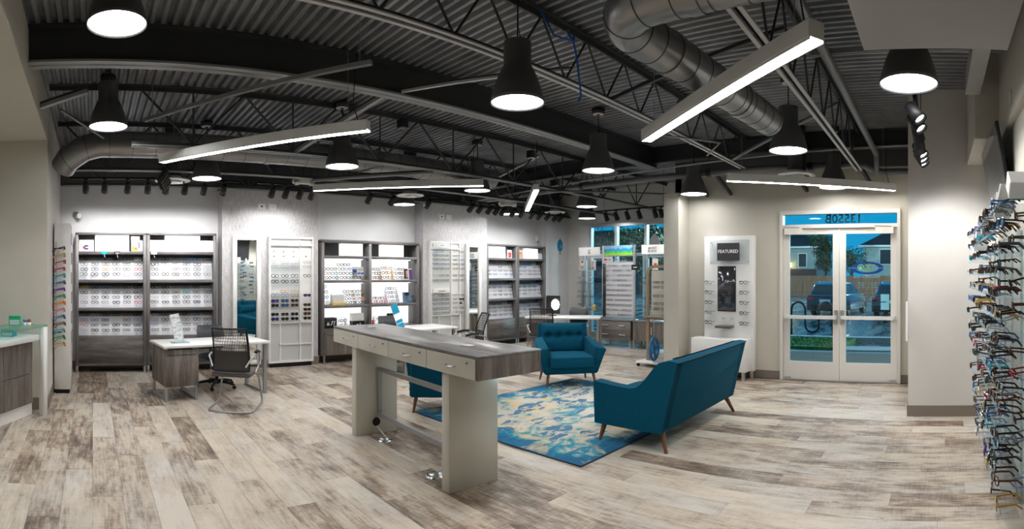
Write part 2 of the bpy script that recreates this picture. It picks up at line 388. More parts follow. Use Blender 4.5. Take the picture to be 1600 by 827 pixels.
# ---- steel: main beam, front girder, joists
def ibeam(name, axis, a0, a1, c, z0, z1, w=.22, label='', mat_='steel_dark', fl_m='steel_grey'):
    t = thing(name, label, 'beam', (0,0,0))
    def bx(c0, c1, q0, q1): return box(a0,a1,c0,c1,q0,q1) if axis == 'x' else box(c0,c1,a0,a1,q0,q1)
    bx(c-.008, c+.008, z0, z1).build('web', M[mat_], t)
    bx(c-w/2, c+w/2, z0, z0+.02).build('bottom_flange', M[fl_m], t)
    bx(c-w/2, c+w/2, z1-.02, z1).build('top_flange', M[mat_], t)
    return t
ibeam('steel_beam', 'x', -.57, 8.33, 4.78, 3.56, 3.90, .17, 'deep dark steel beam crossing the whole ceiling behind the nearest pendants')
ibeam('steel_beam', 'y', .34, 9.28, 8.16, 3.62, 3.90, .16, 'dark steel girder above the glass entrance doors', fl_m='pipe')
def joist(y, x0, x1, zb, zt, pitch, label, style, xs=None):
    t = thing('roof_joist', label, 'joist', (0,0,0), 0, 'open web joists under the roof deck')
    xt, x0 = x0, (x0 if xs is None else xs)
    for dy in (-.052, .020):
        box(x0,x1,y+dy,y+dy+.032,zb,zb+.012).build('bottom_chord', M['steel_pale' if style == 1 else 'steel_grey'], t)
    MB().box(x0,x1,y-.015,y-.009,zb+.012,zb+.05).box(x0,x1,y+.009,y+.015,zb+.012,zb+.05).build('bottom_chord', M['steel_dark'], t)
    MB().box(xt,x1,y-.05,y+.05,zt-.012,zt).box(xt,x1,y-.012,y+.012,zt-.06,zt).build('top_chord', M['steel_dark'], t)
    x = x0 + .1; k = 0
    r = .011 if style == 1 else .014
    while x + pitch <= x1:
        MB().tube([(x,y,zt-.03),(x+pitch/2,y,zb+.03)], r, 6).build('web_rod', M['steel_dark'], t)
        MB().tube([(x+pitch/2,y,zb+.03),(x+pitch,y,zt-.03)], r, 6).build('web_rod', M['steel_dark'], t)
        if style == 2: MB().tube([(x+pitch/2,y,zb+.03),(x+pitch/2,y,zt-.03)], .012, 6).build('web_rod', M['steel_dark'], t)
        x += pitch
    return t
joist(1.17, -.5, 8.1, 3.27, 3.88, .62, 'roof joist crossing the spiral duct elbow, nearest the entrance door side', 1)
joist(3.0, -.5, 8.1, 3.37, 3.88, .62, 'roof joist with pale bottom chord between the duct and the deep beam', 1)
joist(6.20, -.5, 11.3, 3.18, 3.88, 1.25, 'roof joist just behind the deep steel beam', 2, .45)
joist(7.70, -.5, 11.3, 3.18, 3.88, 1.25, 'roof joist behind the long round duct', 2)
joist(9.15, -.5, 11.3, 3.20, 3.88, 1.25, 'roof joist closest to the back wall', 2)
# ================================================================ HUNG FROM THE DECK
def sp(bm_pts): return bm_pts
# ---- bell pendants
SH = [(.112,.485),(.112,.30),(.128,.275),(.165,.19),(.196,.10),(.213,.03),(.218,0),(.212,0),(.205,.03),(.186,.10),(.155,.19),(.118,.27),(.104,.30),(.104,.47)]
me_sh = MB().lathe(SH, 32, cap=False).lathe([(.114,.298),(.115,.292),(.114,.286)], 32, cap=False).lathe([(.001,.485),(.112,.485)], 32, cap=False).mesh('lamp_shade', M['shade'])
me_bu = MB().lathe([(.001,.012),(.206,.012)], 32, cap=False, sm=False).mesh('diffuser', M['bulb'])
def pendant(x, y, z, label, k=1):
    t = thing('pendant_lamp', label, 'pendant lamp', (x,y,z), 0, 'bell pendant lamps')
    for nm, me in (('lamp_shade', me_sh), ('diffuser', me_bu)):
        o = bpy.data.objects.new(nm, me); COL.objects.link(o); o.parent = t
    l = bpy.data.lights.new('pendant_light', 'SPOT'); l.energy = PENDANT_W * (.4 if x > 7.5 and x < 8 else 1); l.spot_size = math.radians(112); l.spot_blend = .9; l.shadow_soft_size = .18; l.color = (1,1,.995)
    o = bpy.data.objects.new('pendant_light', l); COL.objects.link(o); o.parent = t; o.location = (0,0,-.01)
    t.scale = (k,k,k); h = (DECK - z)/k
    MB().tube([(0,0,.48),(0.004,0,(h+.48)/2),(0,0,h-.06)], .006, 6).tube([(.05,0,.48),(.02,.01,.62),(.008,0,.8)], .004, 5).build('cord', M['black'], t)
    MB().lathe([(.02,h-.09),(.085,h-.085),(.09,h-.02),(.03,h)], 20).build('canopy', M['black_metal'], t)
    MB().lathe([(.03,h-.095),(.075,h-.09)], 20, cap=False).build('canopy_plate', M['steel_pale'], t)
PEN = [(.17,3.8,3.46,'large charcoal bell pendant high up in front of the deep beam'),
 (.172,5.93,3.32,'charcoal bell pendant behind the deep beam, close to the side wall'),
 (1.62,7.52,3.06,'bell pendant above the first grey walnut cabinet near a linear light'),
 (3.06,6.11,3.06,'bell pendant hanging above the far end of the tall counter'),
 (2.75,2.72,2.925,'big charcoal bell pendant on a chain above the near end of the tall counter',.9),
 (5.74,4.18,3.06,'bell pendant above the teal armchairs and patterned rug'),
 (5.77,6.63,3.06,'bell pendant at the end of the middle linear light'),
 (5.78,8.82,3.06,'small bell pendant in front of the open-shelf display, beside a round diffuser'),
 (8.55,8.70,3.06,'distant bell pendant beside the track heads over the far wall cabinet'),
 (8.64,6.58,3.06,'upper of two overlapping bell pendants before the storefront window'),
 (10.45,7.95,3.06,'lower, farther of two overlapping bell pendants before the storefront window'),
 (5.73,1.62,3.06,'bell pendant in front of the glass entrance, below the spiral duct'),
 (3.92,.20,3.08,'large bell pendant under the grey ceiling panel'),
 (7.83,3.80,2.99,'bell pendant beside the wall pier, above the featured eyewear panel'),
 (7.83,1.52,2.98,'bell pendant right above the glass entrance doors')]
for a in PEN: pendant(*a)
# ---- linear lights
def linear(p0, p1, z, label, k=1):
    a, b = Vector((*p0, 0)), Vector((*p1, 0)); L = (b-a).length; c = (a+b)/2
    t = thing('linear_light', label, 'linear light', (c.x, c.y, z), math.atan2(b.y-a.y, b.x-a.x), 'suspended linear lights')
    bbox(-L/2, L/2, -.05, .05, .012, .105, b=.003).build('housing', M['fixture_white'], t)
    MB().box(-L/2, L/2, -.05, -.041, 0, .012).box(-L/2, L/2, .041, .05, 0, .012).build('lip', M['fixture_white'], t)
    box(-L/2+.004, L/2-.004, -.041, .041, .002, .012).build('lens', M['led'], t)
    for s in (-.42, .42):
        MB().tube([(s*L,0,.1),(s*L,0,DECK-z)], .003, 5).build('suspension_wire', M['steel_grey'], t)
    MB().tube([(L*.46,0,.1),(L*.44,0,.28),(L*.45,.02,DECK-z)], .005, 5).build('power_cord', M['black'], t)
linear((.838,6.53),(2.516,4.46),3.06,'glowing linear light hung diagonally over the walnut desk')
linear((3.52,8.07),(5.52,6.20),3.06,'glowing linear light in front of the open-shelf display')
linear((4.02,2.41),(2.60,.588),2.85,'nearest linear light, crossing below the spiral duct')
linear((6.70,2.75),(8.05,.62),2.95,'linear light hanging in front of the glass entrance')
linear((8.40,8.02),(6.42,5.92),3.06,'linear light seen end on, far away toward the corner')
# ---- track spots
me_head = MB().tube([(0,0,0),(0,0,-.05)], .008, 6).xf(Matrix()).mesh('stem', M['black'])
can = MB().lathe([(.034,.095),(.044,.08),(.050,0),(.055,-.09),(.049,-.09),(.042,-.06)], 16, cap=False).lathe([(.001,.095),(.034,.095)], 16, cap=False).mesh('can', M['black'])
lens = MB().lathe([(.001,-.06),(.044,-.06)], 16, cap=False).mesh('lens', M['spot_lens'])
clip = MB().box(-.03,.03,-.012,.012,-.02,0).tube([(0,0,-.02),(0,0,-.075)], .007, 6).mesh('clip', M['black'])
NSP = [0]
def head(p, aim, label, group, w=SPOT_W, angle=62):
    t = thing('track_spotlight', label, 'spotlight', p, 0, group)
    o = bpy.data.objects.new('clip', clip); COL.objects.link(o); o.parent = t
    d = (Vector(aim) - Vector(p) - Vector((0,0,-.11))).normalized(); R = (-d).to_track_quat('Z', 'Y').to_euler()
    for nm, me in (('can', can), ('lens', lens)):
        o = bpy.data.objects.new(nm, me); COL.objects.link(o); o.parent = t; o.location = (0,0,-.125); o.rotation_euler = R
    l = bpy.data.lights.new('spot_beam', 'SPOT'); l.energy = w; l.spot_size = math.radians(angle); l.spot_blend = .7; l.shadow_soft_size = .04; l.color = (1,.985,.97)
    o = bpy.data.objects.new('spot_beam', l); COL.objects.link(o); o.parent = t; o.location = Vector((0,0,-.125)) + d*.095; o.rotation_euler = R
def track(x0, x1, y, z, label, axis='x'):
    t = thing('light_track', label, 'light track', (0,0,0))
    (box(x0,x1,y-.018,y+.018,z,z+.03) if axis == 'x' else box(y-.018,y+.018,x0,x1,z,z+.03)).build('rail', M['black'], t)
    for s in (.12,.88):
        q = x0+(x1-x0)*s; MB().tube([(q,y,z),(q,y,DECK)] if axis == 'x' else [(y,q,z),(y,q,DECK)], .004, 5).build('hanger', M['black'], t)
th = lambda px: (px - XN) / FPX
TY, TZ = 8.2, 3.15
rows = [((134,163.5,199.5,231,259.5,289,319,349.5),'over the first walnut cabinets',54),((425.5,447,469,487.5),'over the streaked pier with the sunglass board',46),((577,613,669),'over the open-shelf display',58),
        ((736,750,765,776,786,802),'over the second streaked pier',40),((815.5,831,843,856,868,876),'over the far wall cabinets',40)]
for pxs, where, ang in rows:
    xs = [TY*math.tan(th(p)) for p in pxs]
    track(xs[0]-.25, xs[-1]+.25, TY, TZ, 'black light track ' + where)
    for i, x in enumerate(xs):
        w = SPOT_W * {'over the first walnut cabinets':1.55,'over the streaked pier with the sunglass board':1.05,'over the open-shelf display':.9,'over the second streaked pier':.45}.get(where, .65)
        head((x,TY,TZ), (x, 9.4, 2.1), f'black track spotlight {where}, {ORD[i]} from the left end', 'track spotlights along the back wall', w, 75)
ys = [9.9/math.tan(th(p)) for p in (947,962.75,980,998.75,1023.5,1033)]
track(ys[-1]-.3, ys[0]+.3, 9.9, 3.12, 'black light track before the storefront window', 'y')
for i, y in enumerate(ys): head((9.9,y,3.12), (10.9,y-.1,1.3), f'black track spotlight before the storefront window, {ORD[i]} from the far corner', 'track spotlights before the window', SPOT_W*.6, 60)
xs = [4.25,4.53,4.80,5.06,5.30,5.53,5.75,5.95]
track(4.16, 6.1, .17, 3.10, 'black light track running toward the pale wall block')
for i, x in enumerate(xs): head((x,.17,3.10), (6.4,(-.35,-.1,-.25)[i-2],(1.0,1.5,1.25)[i-2]) if i in (2,3,4) else (x-.5,-.62,1.9), f'black cylinder spotlight aimed at the eyewear rack, {ORD[i]} from the nearest', 'track spotlights facing the eyewear rack', SPOT_W*(1.7 if i in (2,3,4) else .75), 90)
for i, (x, y, z) in enumerate(((1.0,7.6,3.22),(1.03,7.72,3.20),(1.06,7.84,3.18),(1.09,7.96,3.16))):
    head((x,y,z), (x-1.2,y+1.0,1.6), f'small striped-looking black spotlight under the round duct, {ORD[i]} of its tight cluster', 'cluster of spotlights under the duct', SPOT_W*.5, 60)
track(7.5, 8.05, 1.05, 3.2, 'short black light track under the round duct', 'y')
# ---- round spiral ducts
def spiral(pts, r, name, label, seam=.16, joints=()):
    t = thing(name, label, 'duct', (0,0,0))
    MB().tube(pts, r, 28).build('duct_body', M['duct'], t)
    P = [Vector(p) for p in pts]; sb = MB(); d = seam*.5
    for a, b in zip(P, P[1:]):
        L = (b-a).length; u = (b-a)/L; s = d
        while s < L:
            c = a + u*s; sb.tube([c-u*.003, c+u*.003], r+.0025, 28); s += seam
        d = s - L
    q = sb.build('spiral_seam', M['steel_dark'], t); q['kind'] = 'stuff'
    for (p, u) in joints:
        p, u = Vector(p), Vector(u).normalized(); MB().tube([p-u*.035, p+u*.035], r+.008, 28).build('collar', M['duct'], t)
    return t
ex, ey, ez = 2.39, 1.683, 3.12
arc = [(ex+.28-.28*math.cos(a), ey-.28+.28*math.sin(a), ez) for a in [i*PI/12 for i in range(7)]]
spiral([(ex,.42,3.85),(ex,.42,3.4),(ex,.50,3.22),(ex,.66,ez),(ex,ey-.6,ez)] + arc + [(3.5,1.62,ez),(4.78,1.53,ez)], .1325, 'spiral_duct', 'large bare spiral duct bending above the linear light', .19, [((ex,1.15,ez),(0,1,0)),((3.05,1.655,ez),(1,-.05,0)),((4.1,1.578,ez),(1,-.06,0))])
spiral([(-.40,7.22,3.14),(-.33,7.12,3.22),(-.12,7.02,3.34),(.1,7,3.39),(3.2,7,3.39),(6.45,7,3.39)], .17, 'round_duct', 'long dark round duct running behind the deep beam', .3, [((2.35,7,3.39),(1,0,0)),((4.9,7,3.39),(1,0,0))])
# ---- round ceiling diffusers
def diffuser(x, y, z, r, label):
    t = thing('ceiling_diffuser', label, 'air diffuser', (x,y,z), 0, 'round air diffusers')
    MB().lathe([(r*.48,.06),(r*.5,.02),(r,0),(r*.98,-.012),(r*.66,-.02)], 28, cap=False).build('outer_cone', M['fixture_white'], t)
    MB().lathe([(r*.60,.0),(r*.70,-.022),(r*.66,-.024),(r*.5,-.01)], 28, cap=False).build('ring', M['chrome'], t)
    MB().lathe([(r*.36,.0),(r*.46,-.03),(r*.42,-.032),(.001,-.02)], 28, cap=False).build('ring', M['fixture_white'], t)
    MB().lathe([(r*.48,.05),(r*.48,.25),(r*.5,.26),(r*.5,.28),(r*.45,.28),(r*.45,DECK-z)], 24, cap=False).build('neck', M['steel_dark'], t)
diffuser(1.2, 8.0, 3.11, .27, 'round air diffuser over the first walnut cabinets')
diffuser(5.3, 7.9, 3.10, .25, 'round air diffuser over the open-shelf display')
diffuser(9.3, 8.0, 3.12, .24, 'round air diffuser near the far corner')
diffuser(7.75, 2.06, 3.18, .29, 'round air diffuser before the glass entrance')
# ---- pipes, channels, braces
t = thing('sprinkler_pipe', 'grey sprinkler pipe running above the entrance and bending at its end', 'pipe')
MB().tube([(8.0,9.2,3.35),(8.0,1.25,3.35),(8.02,1.08,3.34),(8.08,.95,3.28),(8.14,.82,3.25),(8.14,.34,3.25)], .055, 14).build('pipe_run', M['pipe'], t)
for y in (6.2, 3.6, 1.9): MB().tube([(8.0,y-.04,3.35),(8.0,y+.04,3.35)], .062, 14).tube([(8.0,y,3.4),(8.0,y,3.7)], .006, 5).build('hanger', M['steel_dark'], t)
t = thing('conduit_pipe', 'thick grey pipe running beside the nearest roof joist', 'pipe')
MB().tube([(2.6,.86,3.42),(7.7,.86,3.42)], .04, 12).build('pipe_run', M['pipe'], t); MB().tube([(7.68,.86,3.46),(7.68,.86,3.2),(7.9,.9,3.2)], .04, 12).build('elbow', M['pipe'], t)
t = thing('conduit_pipe', 'thin pale conduit crossing before the front girder', 'pipe')
MB().tube([(7.7,9.0,3.3),(7.7,.4,3.55)], .016, 8).build('conduit_run', M['steel_grey'], t)
t = thing('conduit_pipe', 'grey conduit with a sagging end hung low before the entrance', 'pipe')
MB().tube([(6.6,3.0,3.3),(6.1,2.6,3.32),(5.5,3.4,3.4)], .012, 8).build('conduit_run', M['steel_grey'], t)
def channel(a, b, label, w=.04, m_='steel_grey'):
    t = thing('strut_channel', label, 'strut', (0,0,0)); a, b = Vector(a), Vector(b); s = Vector((-(b-a).y, (b-a).x, 0)).normalized()*w*.35
    MB().bar(a+s, b+s, w*.3, w).build('flange', M[m_], t); MB().bar(a-s, b-s, w*.3, w).build('flange', M[m_], t); MB().bar(a+Vector((0,0,w*.4)), b+Vector((0,0,w*.4)), w*.6, w*.2).build('web', M['steel_dark'], t)
    for q in (.05,.96):
        p = a.lerp(b, q); MB().tube([p, (p.x,p.y,DECK)], .004, 5).build('hanger_wire', M['steel_grey'], t)
channel((.60,6.23,3.49), (2.27,3.97,3.50), 'long thin strut channel slanting across the deep beam face')
channel((2.75,.52,3.62), (4.6,.4,3.62), 'slotted strut channel behind the near end of a linear light', .045)
channel((4.4,1.05,3.55), (4.4,-.55,3.55), 'slotted strut channel between the last joist and the wall bulkhead', .045)
def brace(a, b, label, r=.02, m_='steel_grey'):
    t = thing('diagonal_brace', label, 'brace', (0,0,0)); MB().bar(a, b, r*2, r*1.3).build('angle_leg', M[m_], t); MB().bar(Vector(a)+Vector((0,0,r)), Vector(b)+Vector((0,0,r)), r*.6, r*1.6).build('angle_leg', M['steel_dark'], t)
brace((2.44,6.25,3.2), (2.95,4.85,3.6), 'steel angle brace rising from the long duct to the deep beam', .03)
brace((3.05,4.70,3.60), (4.1,3.3,3.7), 'pale brace in front of the deep beam beside a big pendant', .018, 'steel_pale')
brace((-.565,5.77,3.50), (-.05,5.59,3.6), 'pale steel angle brace in the corner by the side wall', .03)
brace((-.35,5.9,3.5), (.13,6.4,3.32), 'thin brace between joist and duct near the side wall', .012)
brace((3.3,7.6,3.14), (4.6,6.25,3.165), 'low steel brace under the middle pendant', .025)
brace((6.4,7.6,3.2), (6.9,6.3,3.75), 'bright thin brace rising between two back joists', .018, 'steel_pale')
for i, (y, l) in enumerate(((3.42,'dark diagonal strut at the wall top over the featured panel'),(2.12,'dark diagonal strut at the wall top over the first glass door'),(3.85,'short dark strut at the wall top beside the pier'),(1.05,'dark diagonal strut at the wall top over the second glass door'))):
    brace((8.09,y+.1,3.33), (8.325,y-.08,3.02), l, .028, 'steel_dark')
brace((6.6,1.17,3.84),(7.4,2.98,3.39),'grey bridging angle between the two nearest joists',.02)
brace((4.3,2.98,3.39),(4.5,1.3,3.84),'dark bridging angle between joist and duct',.016,'steel_dark')
brace((7.0,6.2,3.14),(9.6,4.7,3.26),'grey conduit-like brace toward the storefront window',.014)
# blue data cable and wire bundle
t = tag(MB().tube([(3.24,2.95,3.86),(3.25,2.80,3.6),(3.28,2.63,3.52),(3.31,2.62,3.4),(3.36,2.63,3.22),(3.39,2.64,3.12),(3.36,2.64,3.07)], .008, 6).tube([(3.25,2.66,3.6),(3.22,2.63,3.55),(3.25,2.61,3.5),(3.29,2.63,3.56)], .012, 6).build('data_cable', mat('blue_cable', (.02,.12,.5), .4)), 'blue data cable dangling from a roof joist', 'cable')
# ceiling panel, hanging beam stub
t = thing('ceiling_panel', 'flat grey panel hung over the big pendant by the pale wall', 'ceiling panel', (0,0,0))
bbox(1.1,2.945,-.395,.40,2.93,2.96,b=.004).build('panel', M['drywall_cloud'], t)
for x in (1.5,2.8):
    for y in (-.36,.36): MB().tube([(x,y,2.96),(x,y,DECK)], .005, 5).build('hanger', M['steel_dark'], t)
tag(box(3.35,5.15,-.42,-.28,3.42,3.62).build('beam_casing', M['drywall_cloud']), 'grey boxed beam between the ceiling panel and the wall bulkhead', 'beam')
# emergency lights and ceiling boxes
def emergency(p, rz, label):
    t = thing('emergency_light', label, 'emergency light', p, rz)
    MB().prof([(-.17,0),(.17,0),(.19,.05),(.15,.10),(-.15,.10),(-.19,.05)], 'y', -.04, .04).build('body', M['white'], t)
    for s in (-1,1): MB().lathe([(.001,-.05),(.045,-.045),(.05,0),(.03,.02)], 14, (s*.13,-.05,.02)).build('lamp_head', M['fixture_white'], t)
    MB().tube([(0,0,.1),(0,0,DECK-p[2])], .008, 6).build('stem', M['black'], t)
emergency((3.35,8.1,3.17), 0, 'white twin-head emergency light over the streaked pier')
emergency((7.75,7.95,3.12), -.5, 'white twin-head emergency light near the far cabinets')
for p, l in (((4.05,6.22,3.72),'small dark ceiling box on the joist behind the deep beam'),((6.6,6.2,3.66),'small white-faced ceiling sensor on the far joist')):
    t = thing('junction_box', l, 'junction box', p); bbox(-.06,.06,-.06,.06,0,.12,b=.006).build('box', M['black_metal'], t); box(-.05,.05,-.05,.05,-.008,0).build('face', M['fixture_white'] if p[0] > 5 else M['steel_grey'], t)
# unseen downlights added in the alcove ceiling to brighten its pier and soffit
for i, (x, y) in enumerate(((-1.5,5.2),(-1.5,3.4))):
    t = thing('added_downlight', f'added unseen downlight in the alcove ceiling, {"deeper" if i == 0 else "nearer the opening"}', 'downlight', (x,y,3.38))
    MB().lathe([(.10,0),(.10,-.008),(.075,-.01),(.07,0)], 20, cap=False).build('trim_ring', M['white'], t); MB().lathe([(.001,-.002),(.075,-.002)], 20, cap=False).build('lens', M['spot_lens'], t)
    l = bpy.data.lights.new('added_downlight_beam', 'SPOT'); l.energy = 26; l.spot_size = math.radians(130); l.spot_blend = .9; l.shadow_soft_size = .07
    o = bpy.data.objects.new('added_downlight_beam', l); COL.objects.link(o); o.parent = t; o.location = (0,0,-.02)
# ================================================================ FURNITURE
def bevel(o, w=.012, s=2):
    m = o.modifiers.new('soft', 'BEVEL'); m.width = w; m.segments = s; m.limit_method = 'ANGLE'; m.angle_limit = .5
    for p in o.data.polygons: p.use_smooth = True
    return o
HEX = [(0,3,2,1),(4,5,6,7),(0,1,5,4),(1,2,6,5),(2,3,7,6),(3,0,4,7)]
def hexa(pts, mi=0): return MB().add(pts, HEX, mi)
# ---- tall counter with four drawers (origin at the near front corner of its top; y along, x across)
WT, LT, ZT = .63, 2.62, 1.112
t = thing('tall_counter', 'tall off-white counter with walnut top and four locking drawers', 'counter', (2.486,2.856,0), -math.radians(3.2))
bevel(box(0,WT,0,LT,ZT-.022,ZT).build('top', M['wood_y'], t), .002, 1)
box(.004,WT-.004,.0,.022,ZT-.176,ZT-.022).build('end_panel', M['wood_v'], t)
box(.004,WT-.004,LT-.022,LT,ZT-.176,ZT-.022).build('end_panel', M['wood_v'], t)
box(.024,WT-.004,.022,LT-.022,ZT-.172,ZT-.024).build('carcass', M['offwhite'], t)
dl = (LT-.022)/4
for i in range(4):
    y0 = .022 + i*dl; a, b = y0+.003, y0+dl-.003
    d = bbox(.0,.022,a,b,ZT-.175,ZT-.026,b=.002).build('drawer', M['offwhite'], t)
    yc = (a+b)/2 - .02
    MB().tube([(0,yc-.06,ZT-.105),(-.022,yc-.05,ZT-.108),(-.030,yc,ZT-.112),(-.022,yc+.05,ZT-.108),(0,yc+.06,ZT-.105)], .0055, 8).build('handle', M['silver'], d)
    MB().lathe([(.012,0),(.012,.006),(.001,.006)], 14).xf(Matrix.Translation((0,a+.10,ZT-.062)) @ Matrix.Rotation(-PI/2, 4, 'Y')).build('lock', M['aluminium'], d)
    MB().lathe([(.0045,0),(.0045,.003),(.001,.003)], 8).xf(Matrix.Translation((-.006,a+.10,ZT-.062)) @ Matrix.Rotation(-PI/2, 4, 'Y')).build('keyhole', M['black'], d)
for y0 in (.40, LT-.43-.10):
    bevel(box(.035,.035+.49,y0,y0+.10,0,ZT-.172).build('leg', M['offwhite'], t), .003, 1)
fr = MB(); ya, yb = .50, LT-.53; xm = .30
for z in (.215,.69): fr.box(xm-.02,xm+.02,ya,yb,z-.02,z+.02)
for y in (ya+.02, yb-.02): fr.box(xm-.02,xm+.02,y-.02,y+.02,.235,.67)
fr.build('footrest_frame', M['grey_metal'], t)
for y in (.52, 2.30): bbox(.26,.34,y-.07,y+.03,ZT,ZT+.006,b=.002).build('outlet_cover', M['aluminium'], t)
for (y, s) in ((LT-.532,-1),(.502,1)):
    MB().lathe([(.045,0),(.045,.008),(.036,.010),(.001,.009)], 18).xf(Matrix.Translation((.27,y,.13)) @ Matrix.Rotation(s*-PI/2, 4, 'X')).build('cable_grommet', M['black'], t)
def floorbox(x, y, cab, label):
    t = thing('floor_outlet', label, 'floor outlet', (x,y,0))
    MB().lathe([(.085,0),(.083,.010),(.066,.014),(.060,.012)], 24).build('trim_ring', M['chrome'], t)
    MB().lathe([(.058,.010),(.056,.026),(.03,.032),(.001,.032)], 24).build('lid', M['aluminium'], t)
    MB().tube([(0.02,0,.03)] + cab, .006, 6).build('power_cord', M['fixture_white'], t)
floorbox(2.83, 4.70, [(0.04,.12,.055),(.05,.26,.10),(.06,.33,.13)], 'chrome floor outlet under the counter by its far leg')
floorbox(2.68, 3.62, [(.02,-.1,.10),(.07,-.20,.145),(.085,-.27,.14)], 'chrome floor outlet under the counter by its near leg')
# ---- armchairs (local: front toward -y)
def cushion(x0,x1,y0,y1,z0,z1,puff,m,name,parent,tuft=None):
    nx, ny = 18, 14
    def top(u, v):
        x = x0+(x1-x0)*u; y = y0+(y1-y0)*v; e = (1-abs(2*u-1)**6)*(1-abs(2*v-1)**6); return (x, y, z1 - .02 + puff*max(0,e)**.5)
    b = MB().grid(top, nx, ny)
    b.box(x0,x1,y0,y1,z0,z1-.02)
    o = b.build(name, m, parent); return o
def armchair(label, loc, rz):
    t = thing('armchair', label, 'armchair', loc, rz, 'teal tufted armchairs')
    T = M['teal']
    bevel(hexa([(-.40,-.33,.19),(.40,-.33,.19),(.40,.33,.19),(-.40,.33,.19),(-.43,-.36,.31),(.43,-.36,.31),(.43,.36,.31),(-.43,.36,.31)]).build('base', T, t), .02)
    bevel(cushion(-.335,.335,-.40,.22,.29,.46,.035,T,'seat_cushion',t), .015)
    for s in (-1,1):
        a = hexa([(s*.40,-.34,.19),(s*.31,-.34,.30),(s*.31,.36,.30),(s*.40,.34,.19),(s*.525,-.40,.565),(s*.355,-.385,.60),(s*.335,.30,.70),(s*.47,.36,.66)])
        if s > 0: a.f = [tuple(reversed(f)) for f in a.f]
        a = bevel(a.build('arm', T, t), .028, 3)
        MB().tube([(s*.345,-.392,.60),(s*.325,-.40,.44),(s*.335,-.36,.31)], .006, 6).build('piping', M['teal_dark'], a)
    # raked back: outer shell and tufted pad
    bevel(hexa([(-.43,.30,.19),(.43,.30,.19),(.40,.37,.19),(-.40,.37,.19),(-.41,.36,.90),(.41,.36,.90),(.38,.46,.88),(-.38,.46,.88)]).build('back_shell', T, t), .025, 3)
    def pad(u, v):
        x = -.35+.70*u + (0); z = .44+.45*v; e = (1-abs(2*u-1)**5)*(1-abs(2*v-1)**5)
        y = .27+.09*v - .085*max(0,e)**.5
        for bx in (-.24,-.08,.08,.24):
            d2 = ((x-bx)/.055)**2 + ((z-.70)/.05)**2; y += .055*math.exp(-d2)
        y += .015*math.exp(-((z-.70)/.02)**2)
        return (x*(1+.05*(1-v)), y, z)
    b = MB().grid(pad, 40, 24); bo = b.build('back_cushion', T, t)
    for bx in (-.24,-.08,.08,.24):
        MB().lathe([(.001,.006),(.009,.003),(.012,-.004)], 10).xf(Matrix.Translation((bx*1.02,.275,.70)) @ Matrix.Rotation(PI/2, 4, 'X')).build('button', T, bo)
    for sx in (-1,1):
        for sy in (-1,1):
            MB().tube([(sx*.34,sy*.27,.20),(sx*.375,sy*.33,0)], [.026,.013], 12).build('leg', M['leg_wood'], t)
    return t
armchair('teal tufted armchair with walnut legs facing the sofa and rug', (6.42,5.27,.018), -math.radians(38.6))
armchair('teal armchair seen from behind under the tall counter', (4.148,5.40,.018), math.radians(142))
# ---- sofa (back toward -y)
t = thing('sofa', 'teal sofa seen from behind with curved arm and splayed walnut legs', 'sofa', (5.30,2.80,0)); T = M['teal']
hw = .915
def prof_arm():
    P = [(-.33,.19),(.44,.19),(.455,.61)]
    # arm top then sweep up to the back
    for k in range(0, 5): q = k/4; P.append((.455-.44*q, .615-.03*math.sin(q*PI/2)))
    for k in range(1, 9): q = k/8; P.append((.015-.36*q**.85, .585+.285*(3*q*q-2*q**3)))
    P += [(-.42,.885),(-.50,.875)]
    return P
for s in (-1,1):
    a = MB().prof(prof_arm(), 'x', s*hw, s*(hw-.13)) if s < 0 else MB().prof(prof_arm(), 'x', hw-.13, hw)
    bevel(a.build('arm', T, t), .02, 3)
bevel(hexa([(-.80,-.33,.19),(.80,-.33,.19),(.80,.42,.19),(-.80,.42,.19),(-.80,-.33,.32),(.80,-.33,.32),(.80,.44,.32),(-.80,.44,.32)]).build('base', T, t), .015)
bevel(hexa([(-hw,-.33,.19),(hw,-.33,.19),(hw-.02,-.20,.22),(-hw+.02,-.20,.22),(-hw,-.50,.875),(hw,-.50,.875),(hw,-.40,.885),(-hw,-.40,.885)]).build('back_shell', T, t), .018, 3)
for k in (-1, 1): bevel(cushion(min(0,k*.77)+.004,max(0,k*.77)-.004,-.18,.47,.32,.47,.035,T,'seat_cushion',t), .015)
def bpad(u, v):
    x = -.77+1.54*u; z = .48+.41*v; e = (1-abs(2*u-1)**8)*(1-abs(2*v-1)**5); return (x, -.25-.15*v+.10*max(0,e)**.5, z)
bevel(MB().grid(bpad, 40, 16).build('back_cushion', T, t), .001)
MB().tube([(-hw+.01,-.505,.868),(hw-.01,-.505,.868)], .007, 6).build('piping', M['teal_dark'], t)
for sx in (-1,1):
    MB().tube([(sx*.80,-.27,.20),(sx*.86,-.36,0)], [.030,.016], 12).build('leg', M['leg_wood'], t)
    MB().tube([(sx*.84,.36,.20),(sx*.89,.39,.019)], [.030,.016], 12).build('leg', M['leg_wood'], t)
